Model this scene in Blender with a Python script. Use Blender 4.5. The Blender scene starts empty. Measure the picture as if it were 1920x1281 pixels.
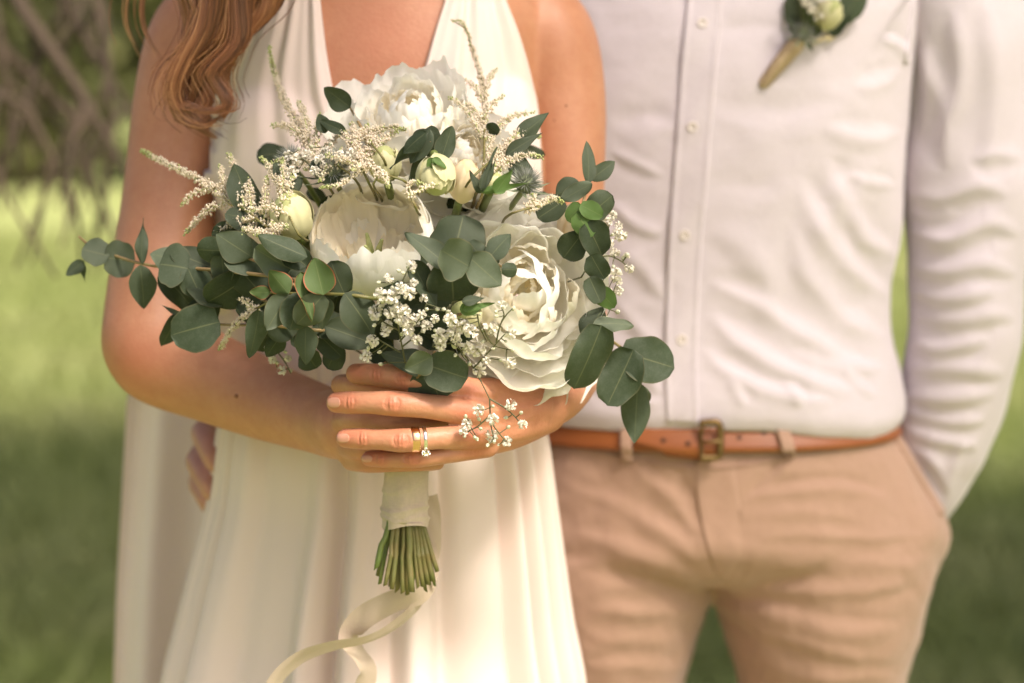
import bpy, bmesh, math, random
import numpy as np
from mathutils import Vector, Matrix, noise
from mathutils.bvhtree import BVHTree

random.seed(7)
rng = np.random.default_rng(7)
R = math.radians
SC = bpy.context.scene
COL = SC.collection

# ------------------------------------------------------------------ camera, sky, sun, exposure
F = 4533.0                       # focal length in photograph pixels (85 mm lens)
CX, CY = 960.0, 640.5
CAM_H = 1.30
TILT = math.atan((640.5 - 150) / F)
CAM = np.array([0.0, 0.0, CAM_H])
_fw = np.array([0.0, math.cos(TILT), -math.sin(TILT)])
_up = np.array([0.0, math.sin(TILT), math.cos(TILT)])
_rt = np.array([1.0, 0.0, 0.0])

cam_data = bpy.data.cameras.new('camera')
cam = bpy.data.objects.new('camera', cam_data)
COL.objects.link(cam)
cam.location = CAM
cam.rotation_euler = (math.pi / 2 - TILT, 0, 0)
cam_data.sensor_width = 36.0
cam_data.lens = F / 1920 * 36.0
cam_data.clip_start = 0.05
cam_data.clip_end = 3000
cam_data.dof.use_dof = True
cam_data.dof.focus_distance = 1.585
cam_data.dof.aperture_fstop = 4.2
SC.camera = cam

SUN_EL, SUN_AZ = R(50), R(140)      # azimuth measured clockwise from +Y (view direction) : right and behind the camera
world = bpy.data.worlds.new('World')
SC.world = world
world.use_nodes = True
wn = world.node_tree
wn.nodes.clear()
wo = wn.nodes.new('ShaderNodeOutputWorld')
wb = wn.nodes.new('ShaderNodeBackground')
ws = wn.nodes.new('ShaderNodeTexSky')
ws.sky_type = 'NISHITA'
ws.sun_disc = False
ws.sun_elevation = SUN_EL
ws.sun_rotation = SUN_AZ
ws.dust_density = 6.0
ws.air_density = 0.5
ws.ozone_density = 0.2
wb.inputs['Strength'].default_value = 0.15
wn.links.new(ws.outputs[0], wb.inputs[0])
wn.links.new(wb.outputs[0], wo.inputs[0])

SUN_DIR = np.array([math.sin(SUN_AZ) * math.cos(SUN_EL), math.cos(SUN_AZ) * math.cos(SUN_EL), math.sin(SUN_EL)])
sun_data = bpy.data.lights.new('sun', 'SUN')
sun_data.energy = 4.8
sun_data.angle = R(11)
sun_data.color = (1.0, 0.91, 0.80)
sun = bpy.data.objects.new('sun', sun_data)
COL.objects.link(sun)
sun.rotation_euler = Vector(SUN_DIR).to_track_quat('Z', 'Y').to_euler()
sun.location = (3, -3, 8)

vs = SC.view_settings
vs.view_transform = 'Standard'
vs.look = 'None'
vs.exposure = 0.58
vs.gamma = 1.0
vs.use_curve_mapping = False
SC.cycles.use_denoising = True
SC.cycles.max_bounces = 14
SC.cycles.diffuse_bounces = 9
SC.cycles.transmission_bounces = 12
SC.cycles.transparent_max_bounces = 8


# ------------------------------------------------------------------ helpers
def at(px, py, Y):
    """world point on the ray through a photograph pixel, at world distance Y"""
    d = _fw + _rt * ((px - CX) / F) - _up * ((py - CY) / F)
    return CAM + d * (Y / d[1])


def ray(px, py):
    d = _fw + _rt * ((px - CX) / F) - _up * ((py - CY) / F)
    return d / np.linalg.norm(d)


def project(P):
    v = np.asarray(P) - CAM
    dep = v @ _fw
    return CX + F * (v @ _rt) / dep, CY - F * (v @ _up) / dep


def mpp(Y):                       # metres per pixel at distance Y
    return Y / F * 1.0


def obj(name, mesh, mat=None, parent=None, smooth=True):
    o = bpy.data.objects.new(name, mesh)
    COL.objects.link(o)
    if mat is not None:
        mats = mat if isinstance(mat, (list, tuple)) else [mat]
        if len(mesh.materials) == 0:
            for m in mats:
                mesh.materials.append(m)
    if smooth and len(mesh.polygons):
        mesh.polygons.foreach_set('use_smooth', np.ones(len(mesh.polygons), dtype=bool))
    if parent is not None:
        o.parent = parent
    return o


def empty(name, label, cat, loc=(0, 0, 0), group=None):
    o = bpy.data.objects.new(name, None)
    COL.objects.link(o)
    o.location = loc
    o.empty_display_size = 0.05
    tag(o, label, cat, group)
    return o


def tag(o, label=None, cat=None, group=None, kind=None):
    if label: o['label'] = label
    if cat: o['category'] = cat
    if group: o['group'] = group
    if kind: o['kind'] = kind
    return o


def under(o, parent):
    """parent while keeping the world placement (parents are un-rotated empties)"""
    o.parent = parent
    o.matrix_parent_inverse = Matrix.Translation(-Vector(parent.location)) if parent.type == 'EMPTY' else Matrix.Identity(4)
    return o


def mesh_np(name, V, Fc, uv=None):
    me = bpy.data.meshes.new(name)
    V = np.asarray(V, dtype=np.float64)
    me.from_pydata([tuple(v) for v in V], [], [tuple(int(i) for i in f) for f in Fc])
    if uv is not None:
        at_ = me.attributes.new('luv', 'FLOAT_VECTOR', 'POINT')
        a = np.zeros((len(V), 3), dtype=np.float32)
        a[:, :2] = uv
        at_.data.foreach_set('vector', a.ravel())
    me.update()
    return me


def grid_faces(n, m, closed_m=False, off=0):
    i = np.arange(n - 1)[:, None]
    j = np.arange(m if closed_m else m - 1)[None, :]
    j2 = (j + 1) % m
    a = i * m + j; b = i * m + j2; c = (i + 1) * m + j2; d = (i + 1) * m + j
    return (np.stack([a, b, c, d], -1).reshape(-1, 4) + off).tolist()


def grid_mesh(name, G, closed=False, caps=False, uv=None):
    n, m, _ = G.shape
    V = G.reshape(-1, 3)
    fc = grid_faces(n, m, closed)
    if caps:
        fc.append(list(range(m - 1, -1, -1)))
        fc.append(list(range((n - 1) * m, n * m)))
    return mesh_np(name, V, fc, uv)


def interp(xs, ys, x):
    return np.interp(x, xs, ys)


def smooth_interp(ts, P, t):
    """Catmull-Rom through rows of P at params ts"""
    ts = np.asarray(ts, float); P = np.asarray(P, float); t = np.atleast_1d(t)
    out = np.zeros((len(t), P.shape[1]))
    n = len(ts)
    M = np.zeros_like(P)
    for i in range(n):
        a, b = max(i - 1, 0), min(i + 1, n - 1)
        M[i] = (P[b] - P[a]) / (ts[b] - ts[a])
    k = np.clip(np.searchsorted(ts, t, side='right') - 1, 0, n - 2)
    h = (ts[k + 1] - ts[k]); s = (t - ts[k]) / h
    s = s[:, None]; h = h[:, None]
    out = ((2*s**3 - 3*s**2 + 1) * P[k] + (s**3 - 2*s**2 + s) * h * M[k] + (-2*s**3 + 3*s**2) * P[k+1] + (s**3 - s**2) * h * M[k+1])
    return out


def frames(C):
    """parallel-transport frames along a polyline"""
    C = np.asarray(C, float)
    T = np.gradient(C, axis=0)
    T /= np.linalg.norm(T, axis=1)[:, None] + 1e-12
    ref = np.array([0, 1.0, 0]) if abs(T[0][1]) < 0.9 else np.array([1.0, 0, 0])
    U = np.zeros_like(T); W = np.zeros_like(T)
    u = ref - T[0] * (ref @ T[0]); u /= np.linalg.norm(u)
    for i in range(len(C)):
        u = u - T[i] * (u @ T[i]); u /= np.linalg.norm(u) + 1e-12
        U[i] = u; W[i] = np.cross(T[i], u)
    return T, U, W


def tube_grid(C, rad, seg=10, rad2=None, rnd=None):
    C = np.asarray(C, float)
    T, U, W = frames(C)
    a = np.linspace(0, 2 * math.pi, seg, endpoint=False)
    rad = np.broadcast_to(np.asarray(rad, float), (len(C),))
    rad2 = rad if rad2 is None else np.broadcast_to(np.asarray(rad2, float), (len(C),))
    G = C[:, None, :] + np.cos(a)[None, :, None] * U[:, None, :] * rad[:, None, None] + np.sin(a)[None, :, None] * W[:, None, :] * rad2[:, None, None]
    return G


def round_tube(C, rad, seg=16, n=None, rad2=None, cap=4):
    """closed tube with rounded ends; returns V, F"""
    C = np.asarray(C, float); rad = np.asarray(rad, float)
    rad2 = rad.copy() if rad2 is None else np.asarray(rad2, float)
    if n:
        L = np.r_[0, np.cumsum(np.linalg.norm(np.diff(C, axis=0), axis=1))]
        t = np.linspace(0, L[-1], n)
        Q = smooth_interp(L, np.c_[C, rad, rad2], t)
        C, rad, rad2 = Q[:, :3], np.maximum(Q[:, 3], 1e-5), np.maximum(Q[:, 4], 1e-5)
    d0 = C[0] - C[1]; d0 /= np.linalg.norm(d0)
    d1 = C[-1] - C[-2]; d1 /= np.linalg.norm(d1)
    pre, post = [], []
    for k in range(cap):
        s = math.cos(k / cap * math.pi / 2) ; c = math.sin(k / cap * math.pi / 2)
        c = max(c, 0.08)
        pre.append((C[0] + d0 * rad[0] * s, rad[0] * c, rad2[0] * c))
        post.append((C[-1] + d1 * rad[-1] * s, rad[-1] * c, rad2[-1] * c))
    post = post[::-1]
    CC = np.array([p[0] for p in pre] + list(C) + [p[0] for p in post])
    r1 = np.array([p[1] for p in pre] + list(rad) + [p[1] for p in post])
    r2 = np.array([p[2] for p in pre] + list(rad2) + [p[2] for p in post])
    # frames from the smooth centre line only
    G = tube_grid(CC, r1, seg, r2)
    nn, m, _ = G.shape
    V = G.reshape(-1, 3)
    fc = grid_faces(nn, m, True)
    fc.append(list(range(m - 1, -1, -1)))
    fc.append(list(range((nn - 1) * m, nn * m)))
    return V, fc


def ellipsoid(c, r, seg=24, rings=14, rot=None):
    th = np.linspace(0.02, math.pi - 0.02, rings)
    ph = np.linspace(0, 2 * math.pi, seg, endpoint=False)
    P = np.stack([np.sin(th)[:, None] * np.cos(ph), np.sin(th)[:, None] * np.sin(ph), np.cos(th)[:, None] * np.ones(seg)], -1) * np.asarray(r)
    if rot is not None:
        P = P @ np.array(rot).T
    V = (P + np.asarray(c)).reshape(-1, 3)
    fc = [f[::-1] for f in grid_faces(rings, seg, True)]
    fc.append(list(range(seg)))
    fc.append(list(range(rings * seg - 1, (rings - 1) * seg - 1, -1)))
    return V, fc


class MB:
    def __init__(self): self.V, self.F, self.n, self.U, self.M = [], [], 0, [], []
    def add(self, V, Fc, mat=0, uv=None):
        V = np.asarray(V)
        self.V.append(V)
        self.F += [[i + self.n for i in f] for f in Fc]
        self.M += [mat] * len(Fc)
        self.U.append(uv if uv is not None else np.zeros((len(V), 2)))
        self.n += len(V)
        return self
    def grid(self, G, closed=False, mat=0, uv=None):
        n, m, _ = G.shape
        return self.add(G.reshape(-1, 3), grid_faces(n, m, closed), mat, uv)
    def mesh(self, name):
        me = mesh_np(name, np.concatenate(self.V), self.F, np.concatenate(self.U))
        if any(self.M): me.polygons.foreach_set('material_index', np.array(self.M, dtype=np.int32))
        return me


def ring_loft(rows, seg=64, n=60, power=2.2, caps=True):
    """rows: (pxL, pxR, py, Y, half_depth_m). Horizontal rings between two silhouette pixels."""
    Q = []
    for (l, r, y, Y, hd) in rows:
        a = at(l, y, Y); b = at(r, y, Y)
        Q.append([*(0.5 * (a + b)), 0.5 * (b[0] - a[0]), hd])
    Q = np.array(Q)
    t0 = -Q[:, 2]
    t = np.linspace(t0[0], t0[-1], n)
    S = smooth_interp(t0, Q, t)
    a = np.linspace(0, 2 * math.pi, seg, endpoint=False)
    ca, sa = np.cos(a), np.sin(a)
    ex = np.sign(ca) * np.abs(ca) ** (2 / power); ey = np.sign(sa) * np.abs(sa) ** (2 / power)
    G = np.zeros((n, seg, 3))
    G[:, :, 0] = S[:, 0, None] + S[:, 3, None] * ex
    G[:, :, 1] = S[:, 1, None] + S[:, 4, None] * ey
    G[:, :, 2] = S[:, 2, None]
    return G, a, t


def closed_grid(G):
    n, m, _ = G.shape
    V = G.reshape(-1, 3)
    fc = [f[::-1] for f in grid_faces(n, m, True)]
    fc.append(list(range(m)))
    fc.append(list(range(n * m - 1, (n - 1) * m - 1, -1)))
    return V, fc


def remesh(parts, voxel, name):
    mb = MB()
    for V, Fc in parts: mb.add(V, Fc)
    me = mb.mesh(name + '_src')
    o = bpy.data.objects.new('tmp', me); COL.objects.link(o)
    bm = bmesh.new(); bm.from_mesh(me); bmesh.ops.recalc_face_normals(bm, faces=bm.faces); bm.to_mesh(me); bm.free()
    md = o.modifiers.new('r', 'REMESH'); md.mode = 'VOXEL'; md.voxel_size = voxel; md.adaptivity = 0
    dg = bpy.context.evaluated_depsgraph_get()
    dg.update()
    new = bpy.data.meshes.new_from_object(o.evaluated_get(dg))
    new.name = name
    bpy.data.objects.remove(o); bpy.data.meshes.remove(me)
    return new


def get_co(me):
    V = np.zeros(len(me.vertices) * 3); me.vertices.foreach_get('co', V); return V.reshape(-1, 3)


def set_co(me, V):
    me.vertices.foreach_set('co', V.ravel()); me.update()


def get_no(me):
    V = np.zeros(len(me.vertices) * 3, dtype=np.float32)
    me.vertex_normals.foreach_get('vector', V); return V.reshape(-1, 3).astype(float)


def lap_smooth(me, it, weight=None, lam=0.5):
    E = np.zeros(len(me.edges) * 2, dtype=np.int64); me.edges.foreach_get('vertices', E); E = E.reshape(-1, 2)
    V = get_co(me); n = len(V)
    deg = np.bincount(E.ravel(), minlength=n).astype(float)
    w = lam if weight is None else (lam * weight)[:, None]
    for _ in range(it):
        S = np.zeros_like(V)
        for k in range(3):
            S[:, k] = np.bincount(E[:, 0], V[E[:, 1], k], n) + np.bincount(E[:, 1], V[E[:, 0], k], n)
        S /= deg[:, None]
        V = V + w * (S - V)
    set_co(me, V)


def fold_field(X, Yp, folds):
    """sum of ridge / groove profiles along pixel polylines; returns displacement in metres"""
    D = np.zeros(len(X))
    for f in folds:
        pts, w, amp = np.array(f[0], float), f[1], f[2]
        skew = f[3] if len(f) > 3 else 0.0
        if len(pts) > 2:
            L = np.r_[0, np.cumsum(np.linalg.norm(np.diff(pts, axis=0), axis=1))]
            pts = smooth_interp(L, pts, np.linspace(0, L[-1], len(pts) * 4))
        L = np.r_[0, np.cumsum(np.linalg.norm(np.diff(pts, axis=0), axis=1))]
        lo = pts.min(0) - 5 * w; hi = pts.max(0) + 5 * w
        idx = np.where((X > lo[0]) & (X < hi[0]) & (Yp > lo[1]) & (Yp < hi[1]))[0]
        if len(idx) == 0: continue
        q = np.c_[X[idx], Yp[idx]]
        best = np.full(len(idx), 1e9); tt = np.zeros(len(idx)); sg = np.zeros(len(idx))
        for i in range(len(pts) - 1):
            a, b = pts[i], pts[i + 1]; ab = b - a; l2 = ab @ ab + 1e-9
            s = np.clip(((q - a) @ ab) / l2, 0, 1)
            dv = q - (a + s[:, None] * ab)
            d = np.linalg.norm(dv, axis=1)
            m = d < best
            best[m] = d[m]; tt[m] = (L[i] + s[m] * math.sqrt(l2)) / L[-1]
            sg[m] = np.sign(ab[0] * dv[m, 1] - ab[1] * dv[m, 0])
        sd = best * sg
        tp = np.clip(np.minimum(tt, 1 - tt) * 4, 0, 1) ** 0.7 if not (len(f) > 4 and f[4]) else np.ones_like(tt)
        ww = w * (0.45 + 0.55 * tp)
        prof = np.exp(-(sd / ww) ** 2)
        if skew: prof = prof - skew * np.exp(-((sd - 1.7 * ww) / (1.2 * ww)) ** 2)
        D[idx] += amp * tp * prof
    return D


def displace_front(me, folds, facing=0.15):
    V = get_co(me); N = get_no(me)
    X, Yp = project(V)
    view = V - CAM; view /= np.linalg.norm(view, axis=1)[:, None]
    fac = np.clip((-(N * view).sum(1) - 0.02) / max(facing, 1e-3), 0, 1)
    D = fold_field(X, Yp, folds) * fac
    set_co(me, V + N * D[:, None])


def noise_disp(me, scale, amp, seed=0.0, octaves=2, mask=None):
    V = get_co(me); N = get_no(me)
    d = np.array([noise.fractal(Vector((v[0] * scale + seed, v[1] * scale, v[2] * scale)), 1.0, 2.0, octaves) for v in V])
    if mask is not None: d = d * mask
    set_co(me, V + N * (d * amp)[:, None])


def bvh_of(me):
    return BVHTree.FromPolygons([v.co for v in me.vertices], [p.vertices for p in me.polygons])


def hit(bvh, px, py, fallback=None):
    h = bvh.ray_cast(Vector(CAM), Vector(ray(px, py)))
    if h[0] is None: return None
    n = np.array(h[1])
    if n @ ray(px, py) > 0: n = -n
    return np.array(h[0]), n


def patch(bvh, left, right, nt, ns, off=0.002, thick=0.002, disp=None, fallback=2.0, smooth_n=2):
    """cloth / leather strip laid on a surface: left and right edges are pixel polylines"""
    def res(pl):
        pl = np.array(pl, float)
        L = np.r_[0, np.cumsum(np.linalg.norm(np.diff(pl, axis=0), axis=1))]
        return smooth_interp(L / L[-1], pl, np.linspace(0, 1, nt)) if len(pl) > 2 else pl[0] + np.linspace(0, 1, nt)[:, None] * (pl[1] - pl[0])
    Lp, Rp = res(left), res(right)
    s = np.linspace(0, 1, ns)
    G = np.zeros((nt, ns, 3)); N = np.zeros((nt, ns, 3)); ok = np.zeros((nt, ns), bool)
    for i in range(nt):
        for j in range(ns):
            p = Lp[i] * (1 - s[j]) + Rp[i] * s[j]
            h = hit(bvh, *p)
            if h: G[i, j], N[i, j], ok[i, j] = h[0], h[1], True
    # rays that miss take the depth of the nearest row neighbour
    for i in range(nt):
        good = np.where(ok[i])[0]
        for j in range(ns):
            if not ok[i, j]:
                p = Lp[i] * (1 - s[j]) + Rp[i] * s[j]
                if len(good):
                    k = good[np.argmin(abs(good - j))]
                    G[i, j] = at(*p, G[i, k][1] + 0.004 * abs(k - j)); N[i, j] = N[i, k]
                else:
                    G[i, j] = at(*p, fallback); N[i, j] = -_fw
    for _ in range(smooth_n):
        Nn = N.copy(); Nn[1:-1] += N[2:] + N[:-2]; Nn[:, 1:-1] += N[:, 2:] + N[:, :-2]
        N = Nn / (np.linalg.norm(Nn, axis=2)[:, :, None] + 1e-9)
    d = off + thick + (disp(np.linspace(0, 1, nt)[:, None], s[None, :]) if disp else 0)
    top = G + N * (np.broadcast_to(d, (nt, ns))[:, :, None])
    low = G + N * (off * 0.2)
    full = np.concatenate([low[:, :1], top, low[:, -1:]], 1)
    a = np.concatenate([low[:1, :1], low[:1], low[:1, -1:]], 1); b = np.concatenate([low[-1:, :1], low[-1:], low[-1:, -1:]], 1)
    full = np.concatenate([a, full, b], 0)
    nn, mm, _ = full.shape
    uv = np.stack(np.meshgrid(np.linspace(0, 1, mm), np.linspace(0, 1, nn)), -1).reshape(-1, 2)
    return full, uv


# ------------------------------------------------------------------ materials
class NT:
    def __init__(self, name):
        self.m = bpy.data.materials.new(name); self.m.use_nodes = True
        self.t = self.m.node_tree; self.t.nodes.clear()
        self.out = self.t.nodes.new('ShaderNodeOutputMaterial')
    def n(self, typ, **kw):
        x = self.t.nodes.new('ShaderNode' + typ)
        for k, v in kw.items():
            if hasattr(x, k) and k not in x.inputs: setattr(x, k, v)
            else: x.inputs[k].default_value = v
        return x
    def l(self, a, b): self.t.links.new(a, b)
    def ramp(self, fac, stops):
        r = self.n('ValToRGB'); e = r.color_ramp.elements
        while len(e) < len(stops): e.new(0.5)
        for k, (p, c) in enumerate(stops):
            e[k].position = p; e[k].color = (*c, 1)
        self.l(fac, r.inputs[0]); return r.outputs[0]
    def mix(self, fac, a, b, typ='MIX'):
        x = self.n('Mix', data_type='RGBA', blend_type=typ)
        for s, v in ((0, fac), (6, a), (7, b)):
            if hasattr(v, 'is_output'): self.l(v, x.inputs[s])
            elif s == 0: x.inputs[0].default_value = v
            else: x.inputs[s].default_value = (*v, 1)
        return x.outputs[2]
    def noise(self, scale, detail=3, rough=0.55, coord='Object', vec=None):
        x = self.n('TexNoise'); x.inputs['Scale'].default_value = scale; x.inputs['Detail'].default_value = detail
        x.inputs['Roughness'].default_value = rough
        if vec is None: vec = self.n('TexCoord').outputs[coord]
        self.l(vec, x.inputs['Vector']); return x.outputs['Fac']
    def bump(self, h, strength, dist, prev=None):
        b = self.n('Bump'); b.inputs['Strength'].default_value = strength; b.inputs['Distance'].default_value = dist
        self.l(h, b.inputs['Height'])
        if prev is not None: self.l(prev, b.inputs['Normal'])
        return b.outputs[0]
    def attr(self):
        a = self.n('Attribute'); a.attribute_name = 'luv'
        s = self.n('SeparateXYZ'); self.l(a.outputs['Vector'], s.inputs[0])
        return s.outputs[0], s.outputs[1]
    def math(self, op, a, b=None):
        x = self.n('Math', operation=op)
        for k, v in enumerate((a, b)):
            if v is None: continue
            if hasattr(v, 'is_output'): self.l(v, x.inputs[k])
            else: x.inputs[k].default_value = v
        return x.outputs[0]
    def rnd(self): return self.n('ObjectInfo').outputs['Random']
    def principled(self, col, rough=0.6, normal=None, sss=0.0, sss_r=(0.02, 0.008, 0.004), spec=0.5, sheen=0.0, metal=0.0, translucent=0.0, tcol=None, out=True):
        p = self.n('BsdfPrincipled')
        if hasattr(col, 'is_output'): self.l(col, p.inputs['Base Color'])
        else: p.inputs['Base Color'].default_value = (*col, 1)
        if hasattr(rough, 'is_output'): self.l(rough, p.inputs['Roughness'])
        else: p.inputs['Roughness'].default_value = rough
        p.inputs['Specular IOR Level'].default_value = spec
        p.inputs['Metallic'].default_value = metal
        if sss:
            p.inputs['Subsurface Weight'].default_value = sss
            p.inputs['Subsurface Radius'].default_value = sss_r
            p.inputs['Subsurface Scale'].default_value = 1.0
        if sheen:
            p.inputs['Sheen Weight'].default_value = sheen; p.inputs['Sheen Roughness'].default_value = 0.5
        if normal is not None: self.l(normal, p.inputs['Normal'])
        sh = p.outputs[0]
        if translucent:
            t = self.n('BsdfTranslucent')
            c = tcol if tcol is not None else col
            if hasattr(c, 'is_output'): self.l(c, t.inputs[0])
            else: t.inputs[0].default_value = (*c, 1)
            if normal is not None: self.l(normal, t.inputs['Normal'])
            mx = self.n('MixShader'); mx.inputs[0].default_value = translucent
            self.l(sh, mx.inputs[1]); self.l(t.outputs[0], mx.inputs[2]); sh = mx.outputs[0]
        self.l(sh, self.out.inputs[0])
        return self.m


def mat_skin(name, a, b, c):
    t = NT(name)
    n1 = t.noise(22, 5, 0.6); n2 = t.noise(130, 4, 0.65)
    col = t.mix(t.ramp(n1, [(0.35, (0, 0, 0)), (0.7, (1, 1, 1))]), a, b)
    col = t.mix(t.math('MULTIPLY', t.ramp(n2, [(0.35, (0, 0, 0)), (0.75, (1, 1, 1))]), 0.45), col, c)
    u, v = t.attr()
    col = t.mix(t.math('MULTIPLY', u, 0.6), col, (c[0] * 1.25, c[1] * 0.95, c[2] * 0.95))
    fine = t.noise(1500, 2, 0.6); mid = t.noise(420, 2, 0.5)
    nrm = t.bump(mid, 0.4, 0.0008, t.bump(fine, 0.3, 0.0003))
    return t.principled(col, 0.46, nrm, sss=0.12, sss_r=(0.005, 0.002, 0.0012), spec=0.4)


def mat_cloth(name, a, b, weave=1400, rough=0.85, sheen=0.15, bump=0.25, trans=0.0, nscale=6, slub=0.0):
    t = NT(name)
    col = t.mix(t.noise(nscale, 4), a, b)
    tc = t.n('TexCoord').outputs['Object']
    mp = t.n('Mapping'); t.l(tc, mp.inputs[0]); mp.inputs['Scale'].default_value = (weave, weave, weave * 0.25)
    mp2 = t.n('Mapping'); t.l(tc, mp2.inputs[0]); mp2.inputs['Scale'].default_value = (weave * 0.25, weave * 0.25, weave)
    n1 = t.noise(1.0, 1, 0.5, vec=mp.outputs[0]); n2 = t.noise(1.0, 1, 0.5, vec=mp2.outputs[0])
    w = t.math('ADD', n1, n2)
    if slub: col = t.mix(t.math('MULTIPLY', t.math('SUBTRACT', w, 0.6), slub), col, tuple(x * 0.6 for x in a))
    nrm = t.bump(w, bump, 0.0006)
    return t.principled(col, rough, nrm, sheen=sheen, spec=0.25, translucent=trans)


M = {}
M['skin_w'] = mat_skin('skin_tanned', (0.44, 0.20, 0.108), (0.52, 0.255, 0.146), (0.385, 0.142, 0.078))
M['skin_m'] = mat_skin('skin_ruddy', (0.50, 0.24, 0.16), (0.56, 0.29, 0.19), (0.45, 0.18, 0.12))
M['dress'] = mat_cloth('ivory_crepe', (0.80, 0.665, 0.605), (0.82, 0.685, 0.625), 1800, 0.75, 0.2, 0.12, trans=0.12)
M['train'] = mat_cloth('pale_chiffon', (0.88, 0.75, 0.69), (0.86, 0.73, 0.66), 1800, 0.8, 0.2, 0.12, trans=0.25)
M['shirt'] = mat_cloth('linen_shirt', (0.62, 0.55, 0.595), (0.595, 0.53, 0.575), 900, 0.85, 0.25, 0.3, trans=0.06, slub=0.25)
M['chino'] = mat_cloth('tan_cotton', (0.40, 0.25, 0.18), (0.365, 0.23, 0.165), 1100, 0.88, 0.2, 0.35, slub=0.3)
M['wrap'] = mat_cloth('beige_muslin', (0.64, 0.52, 0.40), (0.57, 0.46, 0.35), 900, 0.9, 0.2, 0.3, slub=0.4, nscale=40, trans=0.1)
M['ribbon'] = mat_cloth('beige_ribbon', (0.50, 0.40, 0.30), (0.55, 0.44, 0.34), 900, 0.7, 0.3, 0.3, trans=0.25)


def mat_leather():
    t = NT('tan_leather')
    n1 = t.noise(30, 4); n2 = t.noise(700, 3)
    col = t.mix(n1, (0.20, 0.058, 0.015), (0.29, 0.09, 0.023))
    return t.principled(col, 0.42, t.bump(n2, 0.3, 0.0006), spec=0.4)
M['leather'] = mat_leather()


def mat_simple(name, a, b, rough=0.5, scale=60, bump=0.0, bscale=300, metal=0.0, trans=0.0, spec=0.5):
    t = NT(name)
    col = t.mix(t.ramp(t.noise(scale, 4), [(0.3, (0, 0, 0)), (0.7, (1, 1, 1))]), a, b)
    nrm = t.bump(t.noise(bscale, 3), bump, 0.0008) if bump else None
    return t.principled(col, rough, nrm, metal=metal, translucent=trans, spec=spec)
M['gold'] = mat_simple('rose_gold', (0.80, 0.46, 0.24), (0.86, 0.52, 0.30), 0.18, metal=1.0)
M['silver'] = mat_simple('white_gold', (0.80, 0.76, 0.70), (0.86, 0.82, 0.76), 0.15, metal=1.0)
M['brass'] = mat_simple('aged_brass', (0.16, 0.10, 0.045), (0.24, 0.16, 0.07), 0.45, metal=1.0, bump=0.2)
M['button'] = mat_simple('pearl_button', (0.66, 0.58, 0.54), (0.60, 0.53, 0.50), 0.3)
M['hole'] = mat_simple('dark_hole', (0.03, 0.015, 0.008), (0.05, 0.02, 0.01), 0.9)
M['mole'] = mat_simple('mole_brown', (0.22, 0.085, 0.04), (0.26, 0.10, 0.05), 0.6)
M['nail'] = mat_simple('fingernail', (0.53, 0.25, 0.165), (0.57, 0.28, 0.19), 0.25, 200)
M['stem'] = mat_simple('flower_stem', (0.085, 0.13, 0.025), (0.15, 0.17, 0.04), 0.5, 60, 0.2)
M['stem_b'] = mat_simple('woody_stem', (0.17, 0.13, 0.045), (0.11, 0.12, 0.03), 0.55, 90, 0.3)
M['twig'] = mat_simple('reddish_twig', (0.22, 0.13, 0.06), (0.30, 0.23, 0.10), 0.55, 90)
M['gypstem'] = mat_simple('dark_fine_stem', (0.07, 0.075, 0.03), (0.10, 0.10, 0.04), 0.55, 90)
M['gyp'] = mat_simple('gypsophila_white', (0.82, 0.78, 0.70), (0.72, 0.68, 0.58), 0.7, 300, trans=0.25)
M['gypbud'] = mat_simple('gypsophila_bud', (0.34, 0.36, 0.20), (0.62, 0.60, 0.46), 0.6, 500)
M['ast'] = mat_simple('astilbe_cream', (0.90, 0.83, 0.70), (0.84, 0.74, 0.58), 0.8, 300, trans=0.4)
M['astg'] = mat_simple('astilbe_green_bud', (0.33, 0.38, 0.12), (0.46, 0.48, 0.22), 0.7, 300)
M['thistle'] = mat_simple('thistle_grey', (0.20, 0.22, 0.18), (0.30, 0.30, 0.27), 0.7, 200)
M['thistle_d'] = mat_simple('thistle_core', (0.10, 0.12, 0.07), (0.16, 0.18, 0.10), 0.7, 200)
M['twine'] = mat_simple('jute_twine', (0.36, 0.26, 0.15), (0.46, 0.35, 0.21), 0.85, 200, 0.5, 900)
M['shoe'] = mat_simple('brown_shoe_leather', (0.12, 0.05, 0.02), (0.16, 0.07, 0.03), 0.4, 20, 0.2)
M['bark'] = mat_simple('bark', (0.13, 0.09, 0.06), (0.22, 0.155, 0.105), 0.9, 8, 0.8, 20)
M['twig_bark'] = mat_simple('twig_bark', (0.042, 0.028, 0.017), (0.075, 0.05, 0.03), 0.9, 8)
M['eye'] = mat_simple('eye_white', (0.7, 0.68, 0.66), (0.72, 0.7, 0.68), 0.15)


def mat_petal(name, tip, base, trans=0.35, vein=0.25):
    t = NT(name)
    u, v = t.attr()
    n = t.noise(70, 3)
    col = t.mix(t.ramp(v, [(0.0, (1, 1, 1)), (0.55, (0.12, 0.12, 0.12)), (1.0, (0, 0, 0))]), tip, base)
    col = t.mix(t.math('MULTIPLY', n, 0.15), col, tuple(x * 0.9 for x in base))
    # fine lengthwise veins as relief
    cb = t.n('CombineXYZ'); t.l(t.math('MULTIPLY', u, 26.0), cb.inputs[0]); t.l(t.math('MULTIPLY', v, 1.6), cb.inputs[1])
    vn = t.noise(1.0, 2, 0.5, vec=cb.outputs[0])
    nrm = t.bump(vn, vein, 0.0012)
    return t.principled(col, 0.6, nrm, spec=0.25, translucent=trans, sheen=0.1)
M['petal'] = mat_petal('peony_white', (0.93, 0.915, 0.875), (0.93, 0.90, 0.74), 0.34, 0.06)
M['petal_c'] = mat_petal('peony_cream', (0.93, 0.88, 0.76), (0.90, 0.80, 0.54), 0.36, 0.2)
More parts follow.
